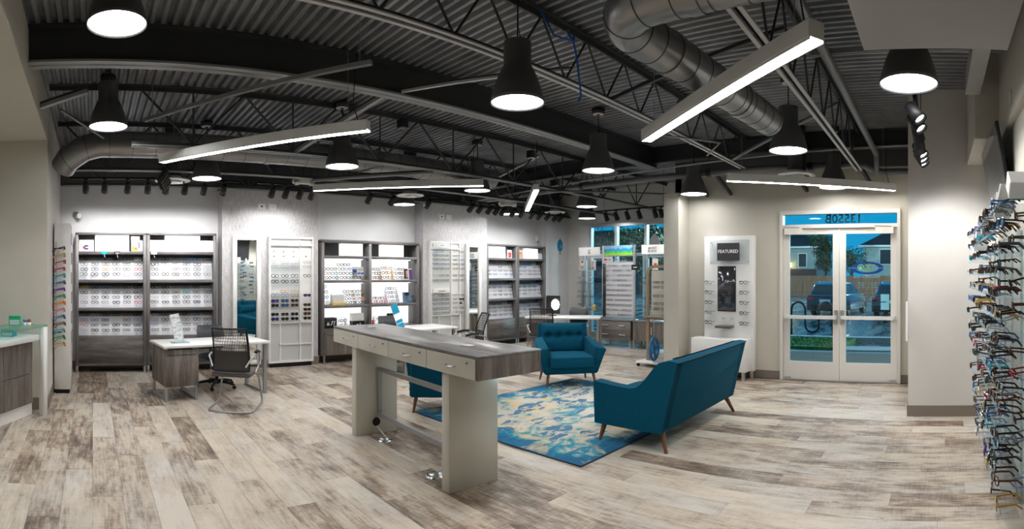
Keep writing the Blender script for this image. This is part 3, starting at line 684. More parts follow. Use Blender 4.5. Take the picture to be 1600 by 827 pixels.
# ---- rug
m = M['rug'] = mat('abstract_rug', (.3,.5,.55), .95); q = NT(m); p = q.pos()
wv = q.n('VectorMath', operation='ADD'); q.l(p, wv.inputs[0]); nz = q.n('TexNoise'); nz.inputs['Scale'].default_value = 1.6; nz.inputs['Detail'].default_value = 3; q.l(p, nz.inputs['Vector'])
sc = q.n('VectorMath', operation='SCALE'); q.l(nz.outputs['Color'], sc.inputs[0]); sc.inputs['Scale'].default_value = .5; q.l(sc.outputs[0], wv.inputs[1]); wp = wv.outputs[0]
A = q.noise(q.mapv(wp, (2.4,1.9,1)), 1, 8, .72); B = q.noise(q.mapv(wp, (5.5,13,1), (3.1,1.7,0)), 1, 4, .7); Cn = q.noise(q.mapv(p, (70,70,1)), 1, 3, .7)
ed = q.sep(p); vo = q.n('TexVoronoi'); vo.inputs['Scale'].default_value = 1.0; q.l(q.mapv(wp, (4.2,8.5,1), (.7,.2,0)), vo.inputs['Vector'])
edge = q.math('MINIMUM', q.math('MINIMUM', q.math('SUBTRACT', ed[0], 3.72), q.math('SUBTRACT', 6.79, ed[0])), q.math('MINIMUM', q.math('SUBTRACT', ed[1], 2.89), q.math('SUBTRACT', 5.46, ed[1])))
eb = q.n('MapRange'); eb.inputs[1].default_value = 0; eb.inputs[2].default_value = .45; eb.inputs[3].default_value = -.17; eb.inputs[4].default_value = .055; q.l(edge, eb.inputs[0])
f = q.math('ADD', q.math('ADD', q.math('MULTIPLY', A, .66), q.math('MULTIPLY', B, .36)), q.math('ADD', eb.outputs[0], q.math('MULTIPLY', q.math('SUBTRACT', Cn, .5), .10)))
c1 = q.ramp(f, [(.36,(.004,.105,.23)),(.43,(.006,.165,.31)),(.475,(.03,.27,.36)),(.505,(.20,.38,.38)),(.535,(.46,.45,.38)),(.60,(.58,.54,.46)),(.66,(.50,.50,.46)),(.74,(.62,.58,.50))])
gold = q.ramp(q.noise(q.mapv(wp, (3.2,2.0,1), (7,3,0)), 1, 4), [(.56,(0,0,0)),(.64,(1,1,1))])
c2 = q.mix(q.math('MULTIPLY', gold, .75), c1, (.66,.50,.26))
sv = q.ramp(vo.outputs['Color'], [(.62,(0,0,0)),(.63,(1,1,1))]); br = q.ramp(B, [(.47,(0,0,0)),(.50,(1,1,1))])
c3 = q.mix(q.math('MULTIPLY', q.math('MULTIPLY', sv, br), .9), c2, (.004,.14,.29))
q.col(c3); q.bump(q.noise(p, 500, 2), .3, .003)
t = thing('area_rug', 'abstract blue, cream and gold rug under the seating group', 'rug', (0,0,0))
bbox(3.725,6.78,2.90,5.45,0,.011,b=.003).build('pile', M['rug'], t)
e = MB()
for a in ((3.715,3.729,2.89,5.46),(6.776,6.79,2.89,5.46)): e.box(*a,0,.012)
for a in ((3.729,6.776,2.89,2.904),(3.729,6.776,5.446,5.46)): e.box(*a,0,.012)
e.build('binding', mat('dark_blue_binding', (.01,.05,.09), .8), t)
# ---- desks (origin front-left corner of the top on the floor, x along the front, y to the back)
def desk(label, loc, rz, w=1.56, d=.76, ped=True):
    t = thing('desk', label, 'desk', loc, rz, 'white topped desks')
    bevel(box(0,w,0,d,.715,.75).build('top', M['white'], t), .002, 1)
    pd = bevel(box(.03,.50,.04,d-.04,.20,.69).build('pedestal', M['wood_v'], t), .003, 1)
    box(.06,.47,.033,.04,.62,.622).build('drawer_gap', M['black'], pd)
    for xx in (.03,.43):
        for yy in (.06,d-.10): box(xx,xx+.04,yy,yy+.04,.69,.715).build('spacer', M['aluminium'], t)
    for x in (.035,.455):
        MB().box(x,x+.035,.06,.095,0,.20).box(x,x+.035,d-.095,d-.06,0,.20).box(x,x+.035,.095,d-.095,0,.03).build('loop_leg', M['grey_metal'], t)
    x = w-.07
    MB().box(x,x+.045,.05,.10,0,.715).box(x,x+.045,d-.10,d-.05,0,.715).box(x,x+.045,.10,d-.10,0,.035).build('loop_leg', M['grey_metal'], t)
    return t
desk('white topped desk with walnut pedestal in front of the walnut cabinets', (.93,6.98,0), math.radians(8.5))
desk('white desk partly hidden behind the tall counter', (4.55,7.58,0), math.radians(-1))
desk('white desk with walnut end near the far corner, behind the armchair', (8.61,8.29,0), math.radians(-60), 1.67)
# ---- chairs (front toward -y)
def mesh_chair(label, loc, rz):
    t = thing('guest_chair', label, 'chair', loc, rz, 'mesh back guest chairs')
    bevel(cushion(-.25,.25,-.26,.24,.42,.49,.02,M['seat_grey'],'seat',t), .02)
    def bk(u, v):
        x = (-.235+.47*u)*(1-.08*v); return (x, .255+.10*v+.05*math.sin(v*PI)*-1 + .05*(2*u-1)**2*-1, .50+.53*v)
    # woven back: strips with gaps, set in a frame
    fr_pts = [bk(u,0) for u in [i/6 for i in range(7)]] + [bk(1,v) for v in [i/6 for i in range(1,7)]] + [bk(u,1) for u in [1-i/6 for i in range(1,7)]] + [bk(0,v) for v in [1-i/6 for i in range(1,6)]]
    b = MB().tube(fr_pts, .012, 6, closed=True).build('backrest_frame', M['black'], t)
    s = MB()
    def strip(u0,u1,v0,v1,n=8,dy=0):
        s.grid(lambda a, c: tuple(Vector(bk(u0+(u1-u0)*a, v0+(v1-v0)*c)) + Vector((0,dy,0))), 6, n)
    for i in range(20):
        u = .02 + .96*i/20
        strip(u, u+.024, .02, .98, 10)
    for i in range(7):
        v = .46 + .52*i/7; strip(.02, .98, v, v+.012, 1, .004)
    strip(.02,.98,.36,.46,2,-.004); strip(.02,.98,.02,.36,4,-.006)
    s.build('mesh_webbing', M['mesh'], b)
    for sd in (-1,1):
        MB().tube([(sd*.21,.30,.56),(sd*.28,.22,.68),(sd*.29,.05,.71),(sd*.285,-.14,.68),(sd*.27,-.22,.60),(sd*.265,-.16,.50),(sd*.25,-.05,.43)], .012, 8).build('armrest_tube', M['grey_metal'], t)
        MB().tube([(sd*.29,.10,.722),(sd*.29,0,.728),(sd*.287,-.12,.70)], .019, 8).build('arm_pad', M['black'], t)
        MB().tube([(sd*.22,-.20,.43),(sd*.25,-.27,.34),(sd*.29,-.28,.05),(sd*.29,-.24,.013),(sd*.285,.22,.013)], .0125, 8).build('sled_leg', M['grey_metal'], t)
    MB().tube([(-.285,.22,.013),(-.26,.29,.013),(-.12,.33,.013),(.12,.33,.013),(.26,.29,.013),(.285,.22,.013)], .0125, 8).build('sled_rail', M['grey_metal'], t)
    MB().tube([(-.22,-.20,.425),(.22,-.20,.425)], .012, 8).build('seat_bar', M['grey_metal'], t)
    return t
mesh_chair('grey mesh guest chair with silver sled base at the walnut desk', (1.80,6.62,0), math.radians(150))
mesh_chair('grey mesh guest chair seen from the side behind the tall counter', (5.80,6.90,0), math.radians(-115))
mesh_chair('grey mesh guest chair at the far desk behind the armchair', (7.95,7.15,0), math.radians(125))
def task_chair(label, loc, rz):
    t = thing('task_chair', label, 'chair', loc, rz, 'black leather task chairs')
    bevel(cushion(-.25,.25,-.25,.24,.44,.51,.025,M['leather'],'seat',t), .02)
    def bk(u, v):
        w = .23*(1-.12*abs(2*v-1)**3); return ((2*u-1)*w, .23+.07*v-.03*math.sin(v*PI)+.02*(1-(2*u-1)**2), .55+.36*v)
    b = MB().grid(bk, 12, 10); n = len(b.v); b.grid(lambda u, v: tuple(Vector(bk(1-u, v)) + Vector((0,-.045*(1-abs(2*u-1)**4)*(1-abs(2*v-1)**6),0))), 12, 10)
    bevel(b.build('backrest', M['leather'], t), .005); MB().bar((0,.26,.6),(0,.2,.43),.06,.012).build('back_bracket', M['black'], t)
    MB().lathe([(.025,.10),(.025,.43)], 12).lathe([(.04,.06),(.04,.12)], 12).build('gas_column', M['black'], t)
    for k in range(5):
        a = 2*PI*k/5+.3; c, s = math.cos(a), math.sin(a)
        l = MB().tube([(0,0,.10),(c*.18,s*.18,.09),(c*.30,s*.30,.065)], [.028,.022,.016], 8).build('base_spoke', M['black'], t)
        MB().lathe([(.024,-.022),(.028,-.01),(.028,.01),(.024,.022)], 12).xf(Matrix.Translation((c*.30,s*.30,.028)) @ Matrix.Rotation(PI/2, 4, 'X')).build('caster', M['black'], l)
    return t
task_chair('black leather task chair behind the walnut desk', (1.85,7.86,0), math.radians(10))
task_chair('black leather task chair behind the partly hidden desk', (5.33,8.42,0), 0)
task_chair('black leather task chair behind the far desk', (9.85,7.78,0), math.radians(-60))
# ---- things on the desks
def card(name, label, cat, loc, rz, w, h, tilt, bands, base=(.16,.14)):
    t = thing(name, label, cat, loc, rz)
    R = Matrix.Translation((0,0,.006)) @ Matrix.Rotation(tilt[0], 4, 'Y') @ Matrix.Rotation(tilt[1], 4, 'X')
    bbox(-base[0]/2,base[0]/2,-base[1]/2,base[1]/2,0,.006,b=.002).build('foot_plate', M['acrylic_edge'], t)
    box(-w/2,w/2,0,.008,0,h).xf(R).build('backing', M['white'], t)
    for (z0, z1, mm) in bands: box(-w/2+.004,w/2-.004,-.003,-.0005,z0*h,z1*h).xf(R).build('print_band', mm, t)
    return t
cy = mat('cyan_print', (.0,.36,.60), .4)
m = M['print'] = mat('wavy_print', (.8,.8,.8), .3); q = NT(m); f = q.noise(q.mapv(q.obj(), (14,14,34)), 1, 4, .7)
q.col(q.ramp(f, [(.40,(.78,.80,.82)),(.52,(.80,.82,.84)),(.55,(.10,.14,.18)),(.58,(.72,.78,.80)),(.64,(.02,.35,.36))]))
card('counter_display', 'tall leaning mirror-like card printed with frames on the walnut desk', 'display card', (1.20,7.32,.75), .05, .13, .40, (-.17,-.22), ((.05,.97,M['print']),), (.26,.16))
card('counter_display', 'tall bright blue card with white band on the partly hidden desk', 'display card', (5.10,7.86,.75), 0, .14, .44, (-.32,-.12), ((.0,.2,cy),(.24,.36,cy),(.62,1.0,cy),(.38,.60,M['lit'])))
t = thing('desk_lamp', 'dark desk mirror lamp with a glowing oval head on the far desk', 'lamp', (9.25,8.02,.75), math.radians(-60))
MB().lathe([(.09,0),(.09,.012),(.02,.02)], 18).tube([(0,.03,.01),(0,.05,.25)], .012, 8).build('stand', M['black'], t)
bbox(-.16,.16,.03,.07,.05,.46,b=.004).build('dark_panel', M['black'], t)
MB().lathe([(.001,0),(.085,0),(.09,.015),(.001,.02)], 20).xf(Matrix.Translation((.06,.02,.26)) @ Matrix.Scale(1.3,4,(0,0,1)) @ Matrix.Rotation(PI/2, 4, 'X')).build('lamp_head', mat('lamp_glow', (1,1,1), .4, emit=(1,1,.9), es=6), t)
# ---- reception counter in the alcove at the side
t = thing('reception_counter', 'white framed counter with walnut doors in the side alcove', 'counter', (-.585,6.47,0), math.radians(-26))
bevel(box(-.04,.03,-.06,.03,0,1.06).build('end_panel', M['white'], t), .003, 1)
bevel(box(-.42,.03,-3.2,.03,1.06,1.085).build('glass_top', M['shelf_glass'], t), .002, 1)
bevel(box(-.42,-.03,-3.2,-.06,.90,.97).build('worktop', M['white'], t), .003, 1)
box(-.40,-.13,-3.2,-.06,.14,.90).build('carcass', M['offwhite'], t)
for i in range(4):
    for z0, z1 in ((.15,.50),(.51,.88)): bbox(-.13,-.105,-.70-.62*i+.003,-.10-.62*i-.003 if i == 0 else -.08-.62*i-.003,z0,z1,b=.002).build('door', M['wood_v'], t)
box(-.40,-.14,-3.2,-.06,0,.14).build('plinth', M['white'], t)
def carton(label, loc, rz, s, mats):
    t = thing('carton', label, 'box', loc, rz); w, d, h = s
    bbox(-w/2,w/2,-d/2,d/2,0,h,b=.002).build('body', mats[0], t); box(-w*.42,w*.42,-d/2-.002,-d/2,h*.08,h*.6).build('front_label', mats[1], t); box(-w*.5,w*.5,-d/2-.001,-d/2,h*.82,h*.98).build('top_band', mats[2], t)
gr = mat('green_carton', (.02,.42,.10), .4); tl = mat('teal_carton', (.01,.30,.34), .4); sil = mat('pale_label', (.45,.58,.60), .4)
carton('green and teal carton on the glass top of the alcove counter', (-.93,6.36,1.085), .1, (.14,.10,.115), (gr, sil, tl))
carton('second green and teal carton lying inside the glass counter', (-.98,6.22,.97), -.2, (.16,.12,.08), (tl, sil, gr))
t = thing('figurine', 'tiny red and blue figurine pair beside the green carton', 'figurine', (-.79,6.38,1.085))
for i, c in enumerate(((.02,.25,.6),(.35,.06,.02))):
    MB().lathe([(.022,0),(.024,.03),(.012,.036)], 10, (i*.05-.02,0,0)).build('body', M['white'], t); MB().lathe([(.010,.034),(.026,.05),(.020,.072),(.001,.078)], 10, (i*.05-.02,0,0)).build('head', mat('painted_head', c, .4), t)
# ================================================================ EYEWEAR
def rim_pts(cx, w, h, n=10, style=0):
    P = []
    for k in range(n):
        a = 2*PI*k/n; c, s = math.cos(a), math.sin(a); e = .75 if style == 0 else (1.0 if style == 1 else .6)
        x = math.copysign(abs(c)**e, c)*w/2; z = math.copysign(abs(s)**e, s)*h/2
        if style == 2: z += .004*abs(x)/(w/2)*(1 if s > 0 else .2)
        P.append((cx + x, .004*abs(cx+x)/.065, z))
    return P
def gl_frame(b, w=.056, h=.040, th_=.0036, n=10, style=0, mi=0):
    for s in (-1,1): b.tube(rim_pts(s*.0335, w, h, n, style), th_, 4, mi, closed=True, sm=False)
    b.tube([(-.008,.001,.006),(0,-.001,.010),(.008,.001,.006)], th_*.9, 4, mi, sm=False)
def gl_lens(b, w=.056, h=.040, n=10, style=0, mi=1, sides=(-1,1)):
    for s in sides: b.add(rim_pts(s*.0335, w*.96, h*.96, n, style), [tuple(range(n))], mi)
def gl_temple(b, s, L, th_=.0035, mi=0):
    x = s*.0645
    if L > .1: b.tube([(x,.004,.010),(x*1.06,L*.4,.011),(x*1.05,L*.78,.009),(x*1.0,L,-.018)], 0, flat=(.0028,th_*2.4), mi=mi)
    else: b.tube([(x,.004,.010),(x*1.03,L,.010)], 0, flat=(.0028,th_*2), mi=mi)
GM = {}
def gmesh(fc, lc='lens', L=.05, style=0, thick=.0036):
    k = (fc, lc, L, style, thick)
    if k not in GM:
        b = MB(); gl_frame(b, .056 + .003*(style == 1), .040 + .006*(style == 1), thick, 10, style); gl_lens(b, .056 + .003*(style == 1), .040 + .006*(style == 1), 10, style)
        for s in (-1,1): gl_temple(b, s, L)
        GM[k] = b.mesh('eyeglasses', [M['g_'+fc], M['lens'] if lc == 'lens' else M['l_'+lc]])
    return GM[k]
COLW = {'black':'black','tortoise':'tortoiseshell','blue':'blue','red':'red','clear':'clear','gold':'gold','grey':'dark grey','pink':'pink','teal':'teal','orange':'orange','purple':'purple','green':'green','brown':'brown'}
CNT = {'eyeglasses':0, 'sunglasses':0}
def glasses(p, rz, fc, label, group, lc='lens', L=.05, style=0, thick=.0036, name=None, rot=None, sc=1.0):
    name = name or ('eyeglasses' if lc == 'lens' else 'sunglasses'); CNT[name] += 1
    o = bpy.data.objects.new(name, gmesh(fc, lc, L, style, thick)); COL.objects.link(o); o.location = p; o.rotation_euler = rot or (0,0,rz); o.scale = (sc,sc,sc)
    return tag(o, label, name, group)
PT = {}
def glasses_parts(p, rz, fc, lc, label, group, style=0, name='sunglasses', sc=1.0, tilt=0):
    """frame, two lenses and two temples as parts: for the pieces that show large"""
    CNT[name] += 1
    w, h = (.056,.040) if style != 1 else (.059,.048)
    if 'f%d%s' % (style, fc) not in PT:
        b = MB(); gl_frame(b, w, h, .0042, 14, style); PT['f%d%s' % (style, fc)] = b.mesh('frame', M['g_'+fc])
        for s in (-1,1):
            b = MB(); gl_temple(b, s, .135, .0042); PT['t%d%s%d' % (style, fc, s)] = b.mesh('temple', M['g_'+fc])
    for s in (-1,1):
        k = 'l%d%s%d' % (style, lc, s)
        if k not in PT: b = MB(); gl_lens(b, w, h, 14, style, 0, (s,)); PT[k] = b.mesh('lens', M['lens'] if lc == 'lens' else M['l_'+lc])
    t = thing(name, label, name, p, rz, group); t.scale = (sc,sc,sc); t.rotation_euler = (tilt,0,rz)
    for nm, k in (('frame','f%d%s' % (style, fc)),('lens','l%d%s-1' % (style, lc)),('lens','l%d%s1' % (style, lc)),('temple','t%d%s-1' % (style, fc)),('temple','t%d%s1' % (style, fc))):
        o = bpy.data.objects.new(nm, PT[k]); COL.objects.link(o); o.parent = t
STUFF = MB(); SM = [M['g_black'], M['g_tortoise'], M['g_grey'], M['g_blue'], M['g_clear'], M['lens']]
def stuff_glasses(p, rz, mi, L=.04):
    b = MB(); gl_frame(b, .056, .040, .004, 8, 0, mi); gl_lens(b, .056, .040, 8, 0, 5)
    for s in (-1,1): gl_temple(b, s, L, .0035, mi)
    b.xf(Matrix.Translation(p) @ Matrix.Rotation(rz, 4, 'Z')); STUFF.add(b.v, b.f); k = len(b.f); STUFF.m[-k:] = b.m; STUFF.sm[-k:] = b.sm
R = random.Random(3)
def pick(): return R.choices(['black','tortoise','grey','clear','blue','brown','red','gold','teal'], [44,13,24,11,2.2,6,.8,1,.6])[0]
# ================================================================ WALNUT CABINETS WITH LIT BOARDS
LEV = [(1.607,2.04),(1.12,1.55),(.632,1.067)]
def cabinet(x0, x1, y, where, ncol, legs=True, own=True, light=1.0):
    D = .34
    t = thing('display_cabinet', 'tall walnut display cabinet with three eyewear boards, ' + where, 'cabinet', (x0,y,0), 0, 'walnut eyewear cabinets'); w = x1-x0; p = .055
    for a in (0, w-p): bevel(box(a,a+p,0,D,.12,2.40).build('side_panel', M['wood_gv'], t), .002, 1)
    bevel(box(0,w,0,D,2.38,2.42).build('top_panel', M['wood_gh'], t), .002, 1)
    box(p,w-p,D-.02,D,.16,2.38).build('back_panel', M['wood_gh'], t)
    for z in (2.04, 1.55, 1.067): bevel(box(p,w-p,.0,D-.02,z,z+.053).build('shelf', M['wood_gh'], t), .002, 1)
    bevel(box(p,w-p,.01,D-.02,.164,.632).build('base_panel', M['wood_h'], t), .002, 1)
    box(p,w-p,.0,D-.02,.12,.164).build('base_rail', M['wood_h'], t)
    for a in (.01, w-.05):
        for b in (.01, D-.05): box(a,a+.04,b,b+.04,0,.12).build('leg', M['aluminium'], t)
    for (z0, z1) in LEV:
        bd = MB().add([(p,.10,z0),(w-p,.10,z0),(w-p,.16,z1-.10),(p,.16,z1-.10),(p,.115,z0),(w-p,.115,z0),(w-p,.175,z1-.10),(p,.175,z1-.10)], HEX).build('display_board', M['board'], t)
        bpy_s = box(p,w-p,.13,.136,z1-.105,z1-.055).build('clear_rail', M['acrylic'], t)
        sc_ = MB()
        for q in (.12,.5,.88):
            for zz in (z0+.035,): sc_.lathe([(.008,0),(.008,.006),(.001,.007)], 8).xf(Matrix()) if False else None
        for q in (.1,.5,.9):
            MB().lathe([(.009,0),(.009,.008),(.001,.009)], 8).xf(Matrix.Translation((p+(w-2*p)*q,.099,z0+.03)) @ Matrix.Rotation(PI/2, 4, 'X')).build('standoff', M['silver'], bd)
    names = ['upper','middle','lower']
    for bi, (z0, z1) in enumerate(LEV):
        for r in range(4):
            z = z1 - .078 - r*.0875; yy = y + .085 + (z-z0)/(z1-z0)*.05 - .03
            pg = MB()
            for c in range(ncol):
                x = x0 + p + (w-2*p)*(c+.5)/ncol
                pg.box(x-x0-.006,x-x0+.006,yy-y+.006,yy-y+.05,z-.012,z-.007)
            pp = pg.build('peg_row', M['acrylic'], t); pp['kind'] = 'stuff'
            for c in range(ncol):
                x = x0 + p + (w-2*p)*(c+.5)/ncol + R.uniform(-.006,.006)
                if own:
                    fc = pick()
                    if (bi, r, c) in SPECIAL.get(where, {}): fc = SPECIAL[where][(bi,r,c)]
                    glasses((x,yy,z), R.uniform(-.08,.08), fc, f'{COLW[fc]} eyeglasses, {ORD[c]} from left, {ORD[r]} row, {names[bi]} board, {where}', 'eyeglasses on the walnut cabinets', 'lens', .04, R.choice([0,0,1,2]), R.choice([.003,.0042,.0048]))
                else: stuff_glasses((x,yy,z), R.uniform(-.08,.08), R.choices(range(5), [5,3,3,1,2])[0])
    return t
M['led_soft'] = mat('warm_led_strip', (1,1,1), .4, emit=(1,1,1), es=2.2)
SPECIAL = {'first cabinet by the corner': {(2,1,1):'blue',(2,1,5):'blue',(1,3,5):'pink',(2,0,4):'red',(2,2,0):'pink'}, 'second cabinet by the corner': {(2,2,0):'blue',(2,3,4):'pink'}}
cabinet(-.30, .93, 9.25, 'first cabinet by the corner', 6)
cabinet(.935, 2.17, 9.25, 'second cabinet by the corner', 6)
cabinet(8.39, 9.405, 9.3, 'nearer of the far pair', 5, own=False)
cabinet(9.415, 10.44, 9.3, 'last of the far pair', 5, own=False)
o = None
# header signs and cards
def signbox(x0, x1, z0, z1, y, label, lit=True, prints=()):
    t = thing('sign_box', label, 'sign', ((x0+x1)/2, y, z0)); w = x1-x0
    bbox(-w/2,w/2,0,.10,0,z1-z0,b=.003).build('box', M['lit' if lit else 'white'], t)
    for (a, b, c, d, mm) in prints: box(-w/2+a*w,-w/2+b*w,-.002,-.0005,c*(z1-z0),d*(z1-z0)).build('print', mm, t)
    return t
PB = mat('blue_print', (.10,.20,.55), .5); PR = mat('red_print', (.65,.02,.02), .5); PP = mat('pale_pink_print', (.8,.55,.58), .5); PG = mat('grey_print', (.25,.25,.27), .5); PO = mat('orange_print', (.75,.30,.04), .5); PK = mat('navy_print', (.01,.06,.25), .5); PT_ = mat('peach_print', (.85,.62,.45), .5)
ZS = 2.0935
t = signbox(.04,.63,ZS,2.375,9.28,'backlit sign with sketched script lettering on the first cabinet')
# scribbled script: thin strokes (illegible in the photograph)
for i in range(11):
    x = -.18+.036*i; rr = random.Random(i); P = [(x-.012,-.003,.12+rr.uniform(-.02,.03)),(x,-.003,.155+rr.uniform(0,.05)),(x+.008,-.003,.12),(x+.02,-.003,.135+rr.uniform(-.02,.05))]
    MB().tube(P, .0042, 4, sm=False).build('script_stroke', [PB, PG][i % 2 if i > 4 else 0], t)
signbox(1.26,1.88,ZS,2.375,9.28,'blank backlit sign on the second cabinet')
def easel(name, label, x, y, z, w, h, mats_prints, thick=.015, lean=.06, rz=0, back='card_white', cat='card'):
    t = thing(name, label, cat, (x,y,z), rz); Rm = Matrix.Rotation(-lean, 4, 'X')
    box(-w/2,w/2,0,thick,0,h).xf(Rm).build('card', M[back] if isinstance(back, str) else back, t)
    for (a, b, c, d, mm) in mats_prints: box(-w/2+a*w,-w/2+b*w,-.002,-.0005,c*h,d*h).xf(Rm).build('print', mm, t)
    return t
c1_ = easel('brand_card', 'white card with a red and blue C emblem on the first cabinet', -.11,9.27,ZS,.26,.20,())
# C emblem: open ring, blue with red left tip
def arc_band(r0, r1, a0, a1, n, z=0):
    v = []; 
    for i in range(n+1):
        a = a0+(a1-a0)*i/n; v += [(r0*math.cos(a),-.004,z+r0*math.sin(a)*.8),(r1*math.cos(a),-.004,z+r1*math.sin(a)*.8)]
    return MB().add(v, [(2*i,2*i+1,2*i+3,2*i+2) for i in range(n)])
arc_band(.022,.050,.6,2*PI-.6,20,.07).build('emblem_ring', PK, c1_)
arc_band(.0,.048,PI-.62,PI+.62,8,.07).xf(Matrix.Translation((-.012,-.002,0))).build('emblem_tip', PR, c1_)
easel('photo_card', 'tall white card with an orange photo at its foot, first cabinet', .74,9.25,ZS,.15,.26,((.08,.35,.05,.4,PO),(.35,.8,.02,.22,PO),(.45,.6,.15,.28,PR),(.85,.97,.2,.62,PK)), rz=.2)
easel('brand_card', 'plain white card behind the tall photo card, first cabinet', .80,9.34,ZS,.16,.20,())
easel('brand_card', 'white card with faint pink script on the second cabinet', 1.12,9.27,ZS,.27,.20,((.35,.6,.5,.54,PP),(.2,.75,.25,.34,PP)))
easel('brand_card', 'plain white card at the end of the second cabinet', 2.0,9.27,ZS,.24,.20,((.6,.8,.2,.24,PP),))
for x, mm, l in ((.20,cy,'small teal clip-on tag hanging below the lit sign, first cabinet'),(.42,M['black'],'small black and white clip-on tag below the lit sign, first cabinet'),(1.06,M['white'],'small white clip-on tag below the pink script card, second cabinet')):
    t = thing('shelf_tag', l, 'tag', (x,9.235,2.045)); box(-.05,.05,0,.006,0,.045).build('tag_plate', mm, t); MB().tube([(0,.003,0),(.004,.003,-.03),(.012,.004,-.06)], .004, 5).build('clip_arm', M['white'], t)
    if mm is M['black']: box(-.03,.04,-.002,0,.012,.024).build('print', M['white'], t)
ZS3 = 2.0935
signbox(8.46,9.02,ZS3,2.36,9.33,'blank backlit sign on the near far cabinet'); easel('photo_card', 'small red and white photo card beside the blank sign, near far cabinet', 9.17,9.33,ZS3,.15,.2,((.2,.8,.1,.7,PR),(.3,.6,.3,.6,PP)))
easel('photo_card', 'small orange photo card at the divider, end far cabinet', 9.56,9.33,ZS3,.14,.21,((.15,.85,.1,.8,PO),(.3,.7,.2,.6,PP))); signbox(9.72,10.18,ZS3,2.35,9.33,'backlit sign with faint marks on the end far cabinet', prints=((.2,.26,.5,.56,PG),(.32,.4,.5,.56,PG))); easel('brand_card', 'low white card at the end of the end far cabinet', 10.27,9.33,ZS3,.16,.15,())
# ================================================================ OPEN SHELF UNIT WITH LIT BACKS
x0, x1, y, D, p = 4.20, 6.44, 9.25, .345, .06
t = thing('open_shelf_unit', 'wide grey walnut open shelving with glowing white backs', 'shelving', (x0,y,0)); w = x1-x0; xm = 1.03
for a, b in ((0,p),(xm,xm+.06),(w-p,w)): bevel(box(a,b,0,D,.15 if a != xm else .66,2.32).build('side_panel', M['wood_gv'], t), .002, 1)
bevel(box(0,w,0,D,2.30,2.36).build('top_panel', M['wood_gh'], t), .002, 1)
for a, b in ((p,xm),(xm+.06,w-p)):
    for z in (2.0, 1.53, 1.05): bevel(box(a,b,0,D-.015,z,z+.055).build('shelf', M['wood_gh'], t), .002, 1)
    for z0, z1 in ((1.585,2.0),(1.105,1.53),(.665,1.05)):
        box(a,b,D-.015,D,z0,z1).build('lit_back', M['lit'], t); box(a+.02,b-.02,.22,.235,z1-.007,z1).build('led_strip', M['led_soft'], t)
    box(a,b,D-.015,D,2.055,2.30).build('header_back', M['dark_paint'], t)
    box(a,b,0,D-.015,.60,.66).build('counter_top', M['wood_gh'], t)
    n = 2; q = (b-a)/n
    for i in range(n):
        d = bbox(a+q*i+.003,a+q*(i+1)-.003,-.005,.02,.15,.595,b=.002).build('door', M['wood_v'], t)
        MB().box(a+q*i+.06,a+q*i+.19,-.03,-.022,.55,.56).box(a+q*i+.06,a+q*i+.07,-.03,-.005,.55,.56).box(a+q*i+.18,a+q*i+.19,-.03,-.005,.55,.56).build('handle', M['aluminium'], d)
    box(a,b,.02,D,.15,.60).build('carcass', M['wood_h'], t)
    for xx in (a-.02, b-.02):
        for yy in (.01, D-.05): box(xx,xx+.04,yy,yy+.04,0,.15).build('leg', M['aluminium'], t)
for a, b, l in ((4.62,5.10,'blank backlit sign on the open shelving above the sketched poster'),(5.52,6.06,'backlit sign on the open shelving above the gold riser')): signbox(a,b,2.057,2.295,9.27,l)
def riser(label, x, y, z, w, steps, h, m_='acrylic', dz=.085, dy=.045):
    t = thing('eyewear_riser', label, 'display stand', (x,y,z))
    for k in range(steps):
        MB().box(-w/2,w/2,k*dy,k*dy+.05,.016+k*dz,.020+k*dz).box(-w/2,-w/2+.004,k*dy+.02,k*dy+.05,0,.016+k*dz).box(w/2-.004,w/2,k*dy+.02,k*dy+.05,0,.016+k*dz).build('step', M[m_] if isinstance(m_, str) else m_, t)
def grp(xs, zs, y, z, where, group, dy=.045, fcs=None, lc='lens', rz=.0, st=(0,1,2)):
    for r, dz in enumerate(zs):
        for c, x in enumerate(xs):
            fc = fcs[(r*len(xs)+c) % len(fcs)] if fcs else pick()
            l_ = lc if lc == 'lens' else R.choice(['smoke','brown','blue'])
            glasses((x,y+.02+r*dy,z+dz), rz+R.uniform(-.1,.1), fc, f'{COLW[fc]} {"eyeglasses" if l_=="lens" else "sunglasses"}, {ORD[c]} across, {ORD[r]} tier, {where}', group, l_, .05, R.choice(st), .0048, sc=1.12)
G2 = 'eyeglasses on the open shelving'
z1_ = 1.586; yb = 9.29
gold = mat('gold_riser', (.72,.50,.14), .35); pinkr = clear('pink_riser', (.98,.86,.89), .08, .1, .15, (.9,.6,.65)); bluer = clear('pale_blue_riser', (.86,.93,.97), .08, .1, .15, (.5,.7,.85))
riser('clear stepped riser with dark frames at the start of the top open shelf', 4.44,yb,z1_,.30,3,.2); grp((4.37,4.52),(.045,.13,.215),yb,z1_,'clear riser on top open shelf',G2)
riser('clear taller stepped riser before the sketched poster, top open shelf', 4.76,yb,z1_,.30,4,.2); grp((4.69,4.84),(.045,.13,.215,.30),yb,z1_,'tall clear riser on top open shelf',G2)
riser('pale blue riser under the poster on the top open shelf', 5.06,yb,z1_,.26,1,.2,bluer); grp((4.99,5.12),(.045,),yb-.02,z1_,'pale blue riser on top open shelf',G2)
easel('poster_card', 'card showing a dark-haired face with blue sunglasses, top open shelf', 5.06,yb+.09,z1_+.02,.26,.24,((.05,.40,.15,.8,PK),(.12,.36,.2,.55,PT_),(.45,.70,.38,.55,PB),(.74,1.0,.38,.55,PB),(.5,.95,.75,.82,PG)), lean=.12)
